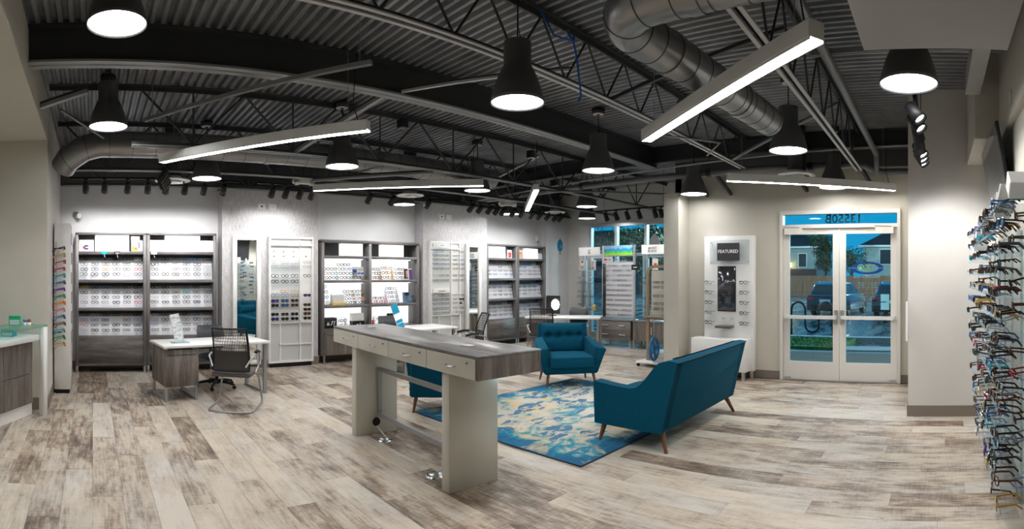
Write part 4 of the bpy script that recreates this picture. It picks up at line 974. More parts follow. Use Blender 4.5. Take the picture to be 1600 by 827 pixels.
riser('pink stepped riser beside the gold riser, top open shelf', 5.42,yb,z1_,.22,3,.2,pinkr); grp((5.37,5.49),(.045,.13,.215),yb,z1_,'pink riser on top open shelf',G2)
riser('gold stepped riser in the middle of the top open shelf', 5.72,yb,z1_,.28,3,.24,gold,.095); grp((5.66,5.79),(.05,.145,.24),yb,z1_,'gold riser on top open shelf',G2,fcs=['brown','gold','tortoise','gold','brown','gold'])
riser('clear riser between gold riser and portrait card, top open shelf', 6.02,yb,z1_,.2,3,.2); grp((5.98,6.09),(.045,.13,.215),yb,z1_,'clear riser beside portrait card, top open shelf',G2)
easel('poster_card', 'portrait card with dark hair and purple edge on the top open shelf', 6.22,yb+.04,z1_,.20,.235,((.0,.45,.1,.95,M['g_brown']),(.2,.6,.2,.8,PT_),(.6,1.0,.0,.9,mat('purple_print',(.08,.05,.22),.5))), lean=.12)
z2_ = 1.106
riser('narrow clear tower with four frames at the start of the middle open shelf', 4.33,yb,z2_,.14,4,.2); grp((4.33,),(.05,.15,.25,.35),yb,z2_,'narrow tower on middle open shelf',G2,fcs=['clear','blue','tortoise','blue'])
t = thing('frame_case', 'white open case on a yellow tray, middle open shelf', 'display case', (4.60,yb,z2_)); box(-.15,.15,0,.16,0,.03).build('tray', mat('yellow_tray', (.72,.48,.05), .4), t); bevel(box(-.13,.13,.05,.16,.03,.2).build('case', M['white'], t), .004, 1); box(-.11,.11,.045,.05,.045,.185).build('lining', M['board'], t)
for i, (xx, l) in enumerate(((4.86,'clear four-tier stand with amber frames, middle open shelf, nearer the white case'),(5.08,'clear four-tier stand with amber frames, middle open shelf, by the divider'))):
    riser(l, xx,yb,z2_,.19,4,.2,'acrylic',.07); grp((xx-.04,),(.04,.11,.18,.25),yb,z2_,['first','second'][i]+' amber stand, middle open shelf',G2,fcs=['black','grey','black','grey'],rz=.1); grp((xx+.075,),(.04,.11,.18,.25),yb-.02,z2_,['first','second'][i]+' amber stand side, middle open shelf',G2,fcs=['tortoise','orange','brown','gold'],rz=.7)
riser('low pink stepped riser, middle open shelf after the divider', 5.50,yb,z2_,.32,3,.2,pinkr,.07); grp((5.39,5.51,5.63),(.04,.11),yb,z2_,'low pink riser on middle open shelf',G2,fcs=['red','brown','pink','black','black','pink'])
riser('white stepped tower riser, middle open shelf', 5.86,yb,z2_,.28,4,.2,'board',.085); grp((5.80,5.92),(.045,.13,.215,.30),yb,z2_,'white tower riser, middle open shelf',G2,fcs=['black','clear','blue','clear'])
easel('poster_card', 'square portrait card with blue background, middle open shelf', 6.20,yb+.05,z2_,.21,.22,((.0,1,.0,1,mat('steel_blue_print',(.12,.22,.36),.5)),(.25,.7,.1,.8,PT_),(.2,.75,.68,.95,M['g_brown'])), lean=.12)
grp((6.31,),(.04,.12),yb-.0,z2_,'beside the blue portrait, middle open shelf',G2)
z3_ = .661
t = thing('product_box', 'black box with blue and white letters on the lower open shelf', 'box', (4.41,yb,z3_)); bevel(box(-.13,.13,0,.16,0,.20).build('box', M['black'], t), .003, 1)
MB().tube([(-.08,-.004,.06),(-.03,-.004,.10),(-.06,-.004,.12),(-.08,-.004,.09),(-.03,-.004,.06)], .009, 4).build('print_mark', M['white'], t); MB().tube([(0,-.004,.06),(.05,-.004,.13),(.01,-.004,.13),(.09,-.004,.13),(.06,-.004,.06)], .009, 4).build('print_mark', M['white'], t)
riser('white stepped riser on the lower open shelf', 4.66,yb,z3_,.24,3,.2,'board'); grp((4.61,4.72),(.05,.135),yb,z3_,'white riser on lower open shelf',G2,fcs=['clear','clear','clear','grey'])
t = thing('product_box', 'white topped black gift box on the lower open shelf', 'box', (5.02,yb,z3_)); box(-.13,.13,0,.14,0,.12).build('box', M['black'], t); box(-.13,.13,.03,.14,.12,.27).build('lid', M['white'], t); box(-.05,-.01,-.003,0,.03,.06).build('print', M['white'], t); box(.02,.04,-.003,0,.02,.08).build('print', M['white'], t)
t = thing('red_figurine', 'small red ornament at the divider of the lower open shelf', 'ornament', (5.34,yb,z3_)); MB().lathe([(.02,0),(.03,.04),(.018,.08),(.024,.11),(.001,.14)], 12).build('body', M['g_red'], t)
riser('white riser with clear frames beside the red ornament, lower open shelf', 5.52,yb,z3_,.2,3,.2,'board'); grp((5.47,5.57),(.05,.135),yb,z3_,'white riser by red ornament, lower open shelf',G2,fcs=['clear','grey'])
easel('poster_card', 'white poster with black header strip on the lower open shelf', 5.86,yb+.05,z3_,.30,.24,((.0,1,.78,1,M['black']),(.15,.85,.85,.93,M['white']),(.1,.4,.1,.4,PO),(.4,.8,.25,.32,PR)), lean=.1)
# ================================================================ PIER DISPLAYS
def pier_board(x0, x1, top, label, split, trims):
    y = 9.19; t = thing('pier_display', label, 'display', (x0,y,0)); w = x1-x0; p = .035
    box(0,w,.05,.085,.08,top).build('back_panel', M['white'], t)
    for a in (0, w-p): box(a,a+p,0,.05,.08,top).build('stile', M['white'], t)
    for z in (.08, top-.04, top-.17, .80): box(p,w-p,.0,.05,z,z+.035).build('rail', M['white'], t)
    box(split,split+.025,.0,.05,.115,top-.04).build('stile', M['white'], t)
    for (a, b, c, d) in trims: box(a,b,.015,.05,c,d).build('trim_strip', M['white'], t)
    box(p,w-p,.04,.05,.115,.80).build('lower_panel', mat('pale_grey_panel', (.56,.57,.57), .3), t)
    box(.03,w-.03,.03,.085,0,.08).build('plinth', M['black'], t)
    return t
t1 = pier_board(3.13,4.01,2.39,'white framed board of sunglasses on the first streaked pier',.60,((.21,.235,.115,.80),(.21,.85,.40,.425)))
t2 = pier_board(6.69,7.52,2.41,'white framed board of clear frames on the second streaked pier',.55,((.22,.24,.115,.80),))
t2b = signbox(6.75,7.2,1.30,1.385,9.17,'small white label strip on the second pier board',False,((.3,.7,.35,.6,PG),))
signbox(6.76,7.19,2.27,2.36,9.17,'white header label on the second pier board',False,((.1,.14,.4,.6,M['black']),(.86,.9,.4,.6,M['black']),(.4,.65,.4,.6,PG)))
peg = MB()
cx_ = (3.24,3.43,3.62,3.87)
g1 = 'eyewear on the first pier board'
def shelfstrip(t, x0, x1, z, xo): box(x0-xo,x1-xo,-.045,.05,z-.030,z-.025).build('clear_shelf', M['acrylic'], t)
for z, cols, kind in ((1.92,(0,1,2,3),'c'),(1.836,(0,1,2,3),'c'),(1.67,(0,1,2,3),'k'),(1.567,(0,1,2),'k'),(1.385,(1,2),'y'),(1.31,(0,1,2),'o'),(1.31,(3,),'s'),(1.215,(0,1,2),'s'),(1.133,(0,1,2,3),'s'),(1.05,(3,),'s'),(.97,(0,1,2,3),'s'),(.885,(0,1,2,3),'s')):
    shelfstrip(t1, 3.17, 3.72, z, 3.13) if cols != (3,) else None
    for c in cols:
        rw = f'{ORD[c]} column, {z:.2f}'
        fc = {'c':'clear','k':'black','y':['gold','orange'][c % 2],'o':['grey','blue','tortoise'][c % 3],'s':R.choice(['black','brown','tortoise','black'])}[kind]
        lc = {'c':'lens','k':'lens','o':'lens','y':'lens','s':R.choice(['smoke','smoke','brown','blue','violet'])}[kind]
        hz = {1.92:'topmost',1.836:'second',1.67:'third',1.567:'fourth',1.385:'fifth',1.31:'sixth',1.215:'seventh',1.133:'eighth',1.05:'ninth',.97:'tenth',.885:'lowest'}[z]
        glasses((cx_[c],9.165,z), R.uniform(-.1,.1), fc, f'{COLW[fc]} {"eyeglasses" if lc=="lens" else lc+" sunglasses"}, {ORD[c]} column, {hz} row of the first pier board', g1, lc, .045, R.choice([0,1]) if kind != 'k' else 1, .0048 if kind in 'sk' else .0035, sc=1.12)
dots = [(0,2.27),(2,2.27),(0,2.12),(1,2.12),(2,2.12),(3,2.03),(0,2.03),(1,2.03),(2,2.03)]
for c, z in dots: MB().lathe([(.011,0),(.011,.03),(.001,.032)], 8).xf(Matrix.Translation((cx_[c]-3.13,.05,z)) @ Matrix.Rotation(PI/2, 4, 'X')).build('peg', M['grey_metal'], t1)
cx2 = (6.80,6.95,7.10,7.33,7.49)
for r, z in enumerate((2.186,2.10,2.01,1.917,1.82,1.67,1.566,1.24,1.155,1.07,.965,.865)):
    box(.03,.53,-.03,.05,z-.030,z-.027).build('clear_shelf', M['acrylic'], t2)
    for c in range(5):
        sun = c == 4 and r in (8, 9); fc = 'black' if sun else pick()
        if not sun: stuff_glasses((cx2[c],9.155 if c < 4 else 9.12,z), R.uniform(-.1,.1), R.choices(range(5), [6,3,3,1,2])[0], .05)
        else: glasses((cx2[c],9.155 if c < 4 else 9.12,z), R.uniform(-.1,.1), fc, f'{COLW[fc]} {"sunglasses" if sun else "eyeglasses"}, {ORD[c]} column, {ORD[r]} row of the second pier board', 'eyewear on the second pier board', 'smoke' if sun else 'lens', .05, R.choice([0,0,1]), .0046)
def tall_mirror(x0, x1, label):
    t = thing('tall_mirror', label, 'mirror', (x0,9.20,0)); w = x1-x0; f = .075
    for a in (0, w-f): bevel(box(a,a+f,0,.075,.08,2.385).build('frame_stile', M['white'], t), .003, 1)
    for z in (.08, 2.385-f): bevel(box(f,w-f,0,.075,z,z+f).build('frame_rail', M['white'], t), .003, 1)
    box(f,w-f,.03,.04,.155,2.31).build('mirror_glass', M['mirror'], t); box(f,w-f,.04,.075,.155,2.31).build('backing', M['white'], t)
tall_mirror(2.46,2.98,'tall white framed mirror on the first streaked pier behind the desk')
tall_mirror(7.70,8.14,'tall white framed mirror on the second streaked pier')
for x in (3.02, 3.23, 7.05, 7.25):
    t = thing('wall_outlet', f'white wall plate high on the {"first" if x < 5 else "second"} streaked pier, {"nearer" if x in (3.02,7.05) else "farther from"} the mirror', 'wall plate', (x,9.278,2.93 if x < 5 else 2.95))
    bbox(-.07,.07,-.008,.002,-.05,.05,b=.002).build('plate', M['white'], t); box(-.016,.016,-.0095,-.008,-.016,.016).build('port', M['black'] if x in (3.02,7.05) else M['fixture_white'], t)
# small wall things
t = thing('security_camera', 'white bullet camera on the back wall above the first cabinet', 'camera', (-.28,9.59,2.75)); MB().lathe([(.05,0),(.05,.02),(.02,.03),(.02,.08)], 14).xf(Matrix.Rotation(PI/2, 4, 'X')).build('mount', M['white'], t); MB().lathe([(.001,0),(.045,0),(.045,.15),(.05,.15),(.05,.17),(.03,.165),(.001,.165)], 16).xf(Matrix.Translation((-.03,-.06,.02)) @ Matrix.Rotation(1.9, 4, 'X') @ Matrix.Rotation(.5, 4, 'Y')).build('body', M['fixture_white'], t)
t = thing('wall_sensor', 'small white sensor at the end of the recess over the far cabinets', 'sensor', (10.40,9.58,2.62)); bbox(-.04,.04,-.05,.02,-.08,.10,b=.008).build('body', M['white'], t); box(-.03,.03,-.052,-.05,-.075,-.045).build('lens', M['black'], t)
t = thing('wall_decal', 'blue hot-air balloon shaped decal on the grey end pier', 'decal', (11.02,9.296,2.47)); MB().prism([(.115*math.cos(2*PI*k/28),.165*math.sin(2*PI*k/28)+(.0 if math.sin(2*PI*k/28) > 0 else -.0)) for k in range(28)], 0, .004).xf(Matrix.Rotation(PI/2, 4, 'X')).build('envelope', mat('decal_blue', (.01,.20,.34), .5), t)
for z in (.0,-.05): box(.0,.11,-.008,-.004,z-.006,z+.006).build('stripe', mat('decal_pale', (.45,.62,.68), .5), t)
box(-.02,.02,-.008,0,-.225,-.19).build('basket', M['g_red'], t); box(-.012,.012,-.008,0,.165,.195).build('top_vent', M['g_grey'], t)
# ================================================================ WHITE TOWER BY THE SIDE WALL
t = thing('display_tower', 'narrow white display tower against the side wall', 'display', (-.548,7.62,0))
bevel(box(0,.235,0,.62,.06,2.42).build('body', M['white'], t), .004, 1); box(.02,.215,.02,.6,0,.06).build('plinth', M['black'], t)
for k in range(6): box(.235,.243,.10,.54,.70+.285*k,.87+.285*k).build('inset_panel', M['steel_grey'], t)
MB().tube([(.035,-.11,.86),(.035,-.11,2.15)], .006, 6).build('vertical_rod', M['steel_grey'], t)
for z in (.88,1.48,2.06): MB().tube([(.0,-.10,z),(.12,-.10,z)], .007, 6).tube([(.08,-.10,z),(.08,0,z)], .007, 6).build('support_peg', M['black'], t)
fcs = ['brown','gold','red','red','teal','blue','purple','green','orange','pink','blue','tortoise','teal','green','gold']
for k in range(15):
    z = 2.065-.0965*k
    glasses_parts((-.40+.004*(k % 3),7.53,z), PI/2+.25, fcs[k], R.choice(['lens','smoke','teal','orange','lens']) if k > 4 else 'lens', f'{COLW[fcs[k]]} frame, {ORD[k]} down on the white tower rod', 'frames on the white tower rod', [0,1,2][k % 3], 'eyeglasses', 1.2, -.18)
# ================================================================ TOWERS AT THE STOREFRONT WINDOW (front toward -x)
WR = -PI/2
def tower(y, w, label, shelves=True):
    t = thing('glass_tower', label, 'display', (10.82,y,0), WR)
    for a in (0, w): MB().box(a-.075,a-.012,-.02,.04,.04,2.40).box(a+.012,a+.075,-.02,.04,.04,2.40).box(a-.012,a+.012,-.0,.02,.04,2.34).build('post', M['aluminium'], t)
    for z in (.62, 2.10): box(0,w,0,.02,z,z+.03).build('cross_rail', M['aluminium'], t)
    if shelves:
        for z in (.80,1.12,1.46,1.79): box(-.14,w+.02,-.16,.16,z,z+.012).build('glass_shelf', M['shelf_glass'], t)
    return t
tA = tower(8.33,.80,'glass shelf tower nearest the far corner, before the window')
tC = tower(6.50,.85,'glass shelf tower beside the wall pier, before the window')
def wsign(y, w, z0, z1, label, prints, base='white', x=10.50):
    t = thing('sign_board', label, 'sign', (x,y,z0), WR); h = z1-z0; box(0,w,0,.012,0,h).build('board', M[base] if isinstance(base, str) else base, t)
    for (a, b, c, d, mm) in prints: box(a*w,b*w,-.003,-.0005,c*h,d*h).build('print', mm, t)
    for a in (.03, w-.03): MB().tube([(a,.0,h*.5),(a,.3,h*.5)], .012, 8).build('clamp', M['silver'], t)
    return t
wsign(8.25,.66,2.16,2.36,'white sign with small ring marks on the tower by the corner',((.45,.55,.62,.72,PG),(.45,.55,.36,.5,PG),(.44,.56,.18,.28,PG)))
s2 = wsign(6.42,.70,2.16,2.37,'white sign lettered in two grey lines on the tower by the pier',())
def text(body, size, parent, loc, rot, m_, name='lettering', extrude=.001, align='CENTER'):
    c = bpy.data.curves.new(name, 'FONT'); c.body = body; c.size = size; c.extrude = extrude; c.align_x = align; c.align_y = 'CENTER'; c.resolution_u = 3; c.offset = size*.018; c.materials.append(m_)
    tmp = bpy.data.objects.new(name, c); me = bpy.data.meshes.new_from_object(tmp); bpy.data.objects.remove(tmp); me.materials.clear(); me.materials.append(m_)
    o = bpy.data.objects.new(name, me); COL.objects.link(o); o.location = loc; o.rotation_euler = rot
    if parent: o.parent = parent
    return o
text('MONT', .075, s2, (.29,-.006,.13), (PI/2,0,0), PG); text('BLANC', .075, s2, (.29,-.006,.065), (PI/2,0,0), PG)
m = M['drip'] = mat('dripping_paint_print', (.3,.6,.3), .4); q = NT(m); p_ = q.obj(); s_ = q.sep(p_)
dr = q.noise(q.mapv(p_, (26,1,2)), 1, 3, .6); zz = q.math('ADD', s_[2], q.math('MULTIPLY', q.math('SUBTRACT', dr, .5), .16))
q.col(q.ramp(q.math('MULTIPLY', zz, 5.5), [(.10,(.40,.70,.02)),(.35,(.10,.65,.10)),(.55,(.01,.45,.45)),(.75,(.02,.30,.70)),(.95,(.30,.60,.85))]))
wsign(7.47,.80,2.15,2.38,'colourful dripping blue and green sign over the middle window panel',(),M['drip'])
wsign(7.47,.24,2.0,2.11,'small grey label with red mark under the dripping sign',((.0,.35,.25,.65,PR),(.45,.8,.35,.55,PG)),'fixture_white')
t = thing('window_eyewear_display', 'tall white eyewear panel between the two glass towers', 'display', (10.50,7.47,0), WR)
box(0,.82,.0,.02,.68,1.98).build('panel', M['board'], t)
for a in (-.06,.82): box(a,a+.06,-.005,.03,.64,2.38).build('post', M['aluminium'], t)
box(0,.82,0,.02,1.985,2.0).build('rail', M['aluminium'], t); box(-.02,.05,-.03,-.005,.7,1.95).build('edge_strip', M['black_metal'], t)
for r in range(11):
    for c in range(6):
        stuff_glasses((10.46, 7.47-.08-.13*c, 1.90-.115*r), WR+R.uniform(-.1,.1), R.choices(range(5), [5,2,4,1,2])[0])
for z, (yy, ww) in [(z, a) for z in (.812,1.132,1.472) for a in ((8.30,.7),(6.42,.75))]:
    for c in range(3 if z > .9 else 4):
        for k in range(2):
            stuff_glasses((10.45+.0*k, yy-.12-.18*c, z+.035+.11*k), WR+R.uniform(-.2,.2), R.choices(range(5), [3,2,2,3,3])[0])
for (yy, z, l, pr) in ((8.12,1.802,'small portrait card on the top glass shelf of the corner tower',((.2,.8,.1,.5,PG),(.3,.7,.4,.8,PT_),(.3,.7,.7,.9,M['g_brown']))),(7.78,1.802,'silver trophy-like card on the top glass shelf of the corner tower',((.2,.7,.1,.8,PG),(.4,.8,.3,.7,PP))),(6.05,1.802,'small white card on the top glass shelf of the pier tower',((.3,.8,.4,.6,PR),))):
    easel('photo_card', l, 10.47, yy, z, .15, .25, pr, rz=WR)
t = thing('shelf_label', 'small black shelf label on the pier tower', 'label', (10.38,6.62,1.80), WR); box(0,.20,0,.008,0,.12).build('plate', M['black'], t); box(.05,.15,-.002,0,.045,.07).build('print', M['fixture_white'], t)
t = thing('ornament', 'small golden ornament on the lowest glass shelf of the corner tower', 'ornament', (10.45,7.72,.812)); MB().lathe([(.05,0),(.06,.03),(.03,.06),(.06,.10),(.05,.14),(.001,.16)], 14).build('body', M['g_gold'], t)
def base_unit(y, w, label, doors):
    t = thing('low_cabinet', label, 'cabinet', (10.28,y,0), WR)
    box(0,w,.02,.50,.19,.62).build('carcass', M['wood_gv'], t); bevel(box(-.01,w+.01,-.01,.51,.62,.645).build('top', M['wood_gv'], t), .002, 1)
    if doors:
        for i in range(2):
            d = box(w/2*i+.003,w/2*(i+1)-.003,0,.02,.195,.615).build('door', M['wood_v'], t); xx = w/2 + (-.06 if i == 0 else .045)
            MB().box(xx,xx+.012,-.03,-.02,.36,.52).box(xx,xx+.012,-.02,0,.36,.372).box(xx,xx+.012,-.02,0,.508,.52).build('handle', M['white'], d)
    else:
        for r in range(2):
            d = box(.003,w-.003,0,.02,.195+.212*r,.40+.212*r).build('drawer', M['wood_y2'], t)
            for xx in (.12, w-.30): MB().box(xx,xx+.15,-.03,-.018,.30+.212*r,.316+.212*r).box(xx,xx+.012,-.018,0,.30+.212*r,.316+.212*r).box(xx+.138,xx+.15,-.018,0,.30+.212*r,.316+.212*r).build('handle', M['white'], d)
    for a in (0, w-.05):
        for b in (.01,.45): box(a,a+.05,b,b+.05,0,.19).build('leg', M['aluminium'], t)
        box(a,a+.05,.06,.45,0,.03).build('leg_rail', M['aluminium'], t)
M['wood_y2'] = wood('grey_walnut_drawer', 'y', (.10,.09,.085), (.19,.175,.165), (.28,.26,.245))
base_unit(7.48,.90,'low walnut drawer cabinet with four pale handles under the middle window panel',False)
base_unit(6.52,.90,'low walnut two-door cabinet beside the wall pier',True)
# rolling stand with a blue wheel
t = thing('rolling_stand', 'bronze framed rolling eyewear stand on a white base by the pier', 'display stand', (8.62,4.85,0), WR)
bevel(box(-.42,.42,-.22,.22,.06,.10).build('base', M['white'], t), .006, 1)
for a in (-.38,.38):
    for b in (-.18,.18): MB().lathe([(.03,-.015),(.03,.015)], 12).xf(Matrix.Translation((a,b,.03)) @ Matrix.Rotation(PI/2, 4, 'X')).build('caster', M['black'], t)
br = mat('bronze_frame', (.40,.29,.17), .35, .4)
fp = [(-.28,0,.10),(-.28,0,1.72),(-.25,0,1.80),(-.17,0,1.84),(.17,0,1.84),(.25,0,1.80),(.28,0,1.72),(.28,0,.10)]
MB().tube(fp, 0, flat=(.055,.04)).build('frame', br, t)
MB().box(-.28,.28,-.02,.02,.86,.90).box(-.28,.28,-.16,.04,.90,.925).build('cross_shelf', br, t)
bevel(box(-.20,.22,-.02,.0,.94,1.77).build('panel', M['offwhite'], t), .01, 2)
for r, zz in enumerate((1.55,1.46,1.3,1.16,1.06)):
    for k in (-.08,.09): stuff_glasses((8.62-.05,4.85-k,zz), WR, R.choice([0,1,2]))
t = thing('hanging_wheel', 'blue spoked wheel hanging on a chain under the rolling stand', 'wheel', (8.50,4.93,.33), .12)
bl = mat('blue_enamel', (.01,.17,.42), .35)
MB().lathe([(.17,-.02),(.215,-.02),(.22,0),(.215,.02),(.17,.02),(.165,0),(.17,-.02)], 28, cap=False).xf(Matrix.Rotation(PI/2, 4, 'X')).build('rim', bl, t)
for k in range(4):
    a = k*PI/2+.4; MB().tube([(0,0,0),(.18*math.cos(a),0,.18*math.sin(a))], 0, flat=(.06,.03)).build('spoke', bl, t)
MB().lathe([(.001,-.025),(.07,-.025),(.07,.025),(.001,.025)], 18).xf(Matrix.Rotation(PI/2, 4, 'X')).build('hub', bl, t)
ch = MB()
for k in range(8): ch.tube([(0,.0,.225+.04*k),(.012*(k % 2),.012*((k+1) % 2),.245+.04*k),(0,0,.265+.04*k),(-.012*(k % 2),-.012*((k+1) % 2),.245+.04*k)], .004, 5, closed=True)
c_ = ch.build('chain', M['silver'], t); c_['kind'] = 'stuff'
# ================================================================ FEATURED PANEL (front toward -x)
t = thing('featured_panel', 'white eyewear wall panel with storage base beside the glass doors', 'display', (8.20,3.78,0), WR)
bevel(box(0,.88,0,.13,.12,2.33).build('panel', M['white'], t), .006, 2)
bevel(box(-.12,.84,-.26,.0,.14,.655).build('base', M['white'], t), .006, 2)
for a in (-.08,.76): box(a,a+.05,-.24,-.19,0,.14).build('leg', M['aluminium'], t)
box(.80,.85,.05,.10,0,.14).build('leg', M['aluminium'], t)
bevel(box(.26,.56,-.01,.0,1.10,1.82).build('screen', M['mirror_screen'], t), .002, 1)
MB().box(.25,.57,-.013,.0,1.085,1.10).box(.25,.57,-.013,.0,1.82,1.83).box(.25,.26,-.013,.0,1.085,1.83).box(.56,.57,-.013,.0,1.085,1.83).build('screen_bezel', M['black'], t)
bevel(box(.27,.54,-.18,.0,.82,.86).build('ledge', mat('dark_ledge', (.12,.115,.11), .4), t), .003, 1)
for a in (.33,.48): box(a,a+.045,-.012,0,.965,.975).build('slot', M['steel_grey'], t)
for r in range(5):
    for c, xx in enumerate((.115,.735)):
        z = 1.565-.165*r
        glasses((8.10,3.78-xx,z), WR+(-.25 if c == 0 else -.15), 'black', f'black-browed eyeglasses, {ORD[r]} down in the {["column nearer the pier","column nearer the doors"][c]} of the featured panel', 'eyeglasses on the featured panel', 'lens', .07, R.choice([0,2]), .0042, sc=1.15)
        box(xx-.08,xx+.08,-.12,0,z-.036,z-.031).build('clear_shelf', M['acrylic'], t)
s = thing('sign_holder', 'black FEATURED sign in a clear acrylic holder', 'sign', (8.185,3.78,0), WR)
box(.12,.82,-.03,-.024,1.86,2.26).build('acrylic_plate', M['acrylic'], s)
box(.26,.65,-.045,-.03,1.92,2.21).build('sign_card', mat('charcoal_card', (.045,.043,.052), .25), s)
text('FEATURED', .075, s, (.455,-.0465,2.07), (PI/2,0,0), M['white'])
for a in (.14,.79):
    for z in (1.90,2.22): MB().tube([(a,-.04,z),(a,.01,z)], .008, 8).tube([(a,-.04,z),(a+.04,-.035,z-.05)], .004, 5).build('standoff', M['silver'], s)
# ================================================================ ACRYLIC RACK ON THE SIDE WALL
t = thing('acrylic_rack', 'clear blue-edged acrylic rack crowded with sunglasses on the side wall', 'display rack', (0,0,0))
RZ = [2.14-.135*k for k in range(14)]
for x in (3.2,3.7,4.15,4.6,5.0,5.4,5.85):
    MB().box(x-.008,x+.008,-.60,-.585,.08,2.0).box(x-.006,x+.006,-.648,-.6,.3,.315).box(x-.006,x+.006,-.648,-.6,1.9,1.915).build('upright', M['acrylic_edge'], t)
for k, z in enumerate(RZ):
    x1 = 5.95 if k < 9 else 5.95-.20*(k-8)
    if k % 2 == 0: box(3.0,x1,-.60,-.36,z-.05,z-.046).build('shelf', M['acrylic'], t)
    MB().box(3.0,x1,-.365,-.360,z-.05,z-.030).build('shelf_lip', M['acrylic_edge'], t)
cols = [3.08,3.30,3.52,3.75,3.98,4.22,4.48,4.76,5.06,5.38,5.72]
nn = 0
for k, z in enumerate(RZ):
    for c, x in enumerate(cols):
        x1 = 5.9 if k < 9 else 5.95-.20*(k-8)
        if x > x1 or (k*3+c*5) % 7 == 0: continue
        fc = R.choices(['black','brown','tortoise','blue','red','gold','pink','teal','grey','purple','clear'], [34,13,12,9,3,4,1.5,3,10,1.5,8])[0]
        lc = R.choices(['smoke','brown','blue','orange','violet','green','teal','lens'], [11,8,6,2,2,3,2,6])[0]
        nm = 'eyeglasses' if lc == 'lens' else 'sunglasses'
        glasses_parts((x+R.uniform(-.03,.03),-.35+R.uniform(-.03,.02),z-.012), PI+R.uniform(-.35,.25), fc, lc, f'{COLW[fc]} {"eyeglasses" if nm=="eyeglasses" else "sunglasses with "+lc+" lenses"}, {ORD[k]} row down, {ORD[c]} along the acrylic rack', 'eyewear on the acrylic rack', R.choice([0,1,2]), nm, 1.1, R.uniform(-.15,.2))
for k, z in enumerate(RZ):
    for c, x in enumerate((3.2,3.7,4.3,4.95,5.5)):
        x1 = 5.7 if k < 9 else 5.8-.20*(k-8)
        if x > x1 or (k+c) % 3 == 0: continue
        fc = R.choices(['black','brown','tortoise','blue','red','gold','clear'], [20,8,8,6,3,6,8])[0]; lc = R.choices(['smoke','brown','blue','lens'], [6,5,4,6])[0]
        nm = 'eyeglasses' if lc == 'lens' else 'sunglasses'
        glasses_parts((x,-.45+R.uniform(-.03,.02),z+.035), PI+R.uniform(-.3,.2), fc, lc, f'{COLW[fc]} {"eyeglasses" if nm=="eyeglasses" else "sunglasses with "+lc+" lenses"} set back in {ORD[k]} row, {ORD[c]} along the rack', 'eyewear on the acrylic rack', R.choice([0,1,2]), nm, 1.05, R.uniform(-.1,.3))
for (x, z, mm, l, lean, rz) in ((5.3,2.14,PP,'peach picture card standing on top of the acrylic rack',.05,PI-.5),(5.75,1.99,PP,'pale pink card at the far edge of the acrylic rack',.05,PI-1.2),(4.2,2.14,PG,'white and peach card on the rack top nearest the screen',.1,PI-.4),(3.9,2.16,M['white'],'tilted white card on the rack top under the screen',.3,PI-.9),(5.6,2.10,M['board'],'clear-edged white card leaning on the rack top',.15,PI-1.0)):
    easel('display_card', l, x, -.47, z-.05, .16, .24, ((.2,.8,.1,.7,mm),), rz=rz, lean=lean)
# television on the side wall
t = thing('television', 'dark flat television tilted down on the side wall above the rack', 'television', (5.05,-.548,2.60), PI); 
Rm = Matrix.Rotation(.185, 4, 'X')
bbox(-.65,.65,-.0,.03,-.365,.365,b=.004).xf(Rm).build('housing', M['black'], t); box(-.635,.635,-.002,.0,-.345,.353).xf(Rm).build('screen', M['black_glass'], t)
MB().box(-.2,.2,.03,.05,.0,.2).xf(Rm).box(-.15,.15,.055,.099,-.12,.16).build('wall_arm', M['black_metal'], t)
t = thing('wall_switch', 'small white switch plate on the bulkhead near the screen', 'switch', (4.3,-.597,3.12), PI); bbox(-.035,.035,-.006,.003,-.055,.055,b=.002).build('plate', M['fixture_white'], t); box(-.01,.01,-.012,-.006,-.02,.02).build('toggle', M['white'], t)
t = thing('wall_sign', 'white wall sign wedge with teal underside beside the screen', 'sign', (3.58,-.545,2.24), PI); bbox(-.09,.09,-.07,.09,0,.12,b=.006).xf(Matrix.Rotation(.6, 4, 'Y')).build('body', M['white'], t); box(-.08,.08,-.06,.08,-.012,0).xf(Matrix.Rotation(.6, 4, 'Y')).build('underside', mat('teal_panel', (.03,.22,.24), .4), t); MB().tube([(0,.07,.05),(.0,.10,.05)], .02, 8).build('bracket', M['white'], t)
t = thing('corner_eyewear_display', 'pale eyewear board on the far wall, seen in the tall mirror', 'display', (11.30,5.75,0), WR); box(0,1.2,0,.05,.5,2.2).build('panel', M['board'], t)
for r in range(14):
    for c in range(7): stuff_glasses((11.26,5.65-.17*c,2.1-.115*r), WR, R.choices(range(5), [5,2,4,1,2])[0])
o = STUFF.build('eyeglasses', SM); tag(o, 'rows of small eyeglasses on the second pier board, far cabinets and window towers', 'eyeglasses', None, 'stuff')
t = thing('door_frame_panel', 'narrow white plate on the edge of the pale wall block', 'wall plate', (6.395,.338,1.13)); box(-.10,.03,-.003,.02,-.22,.24).build('plate', M['white'], t)
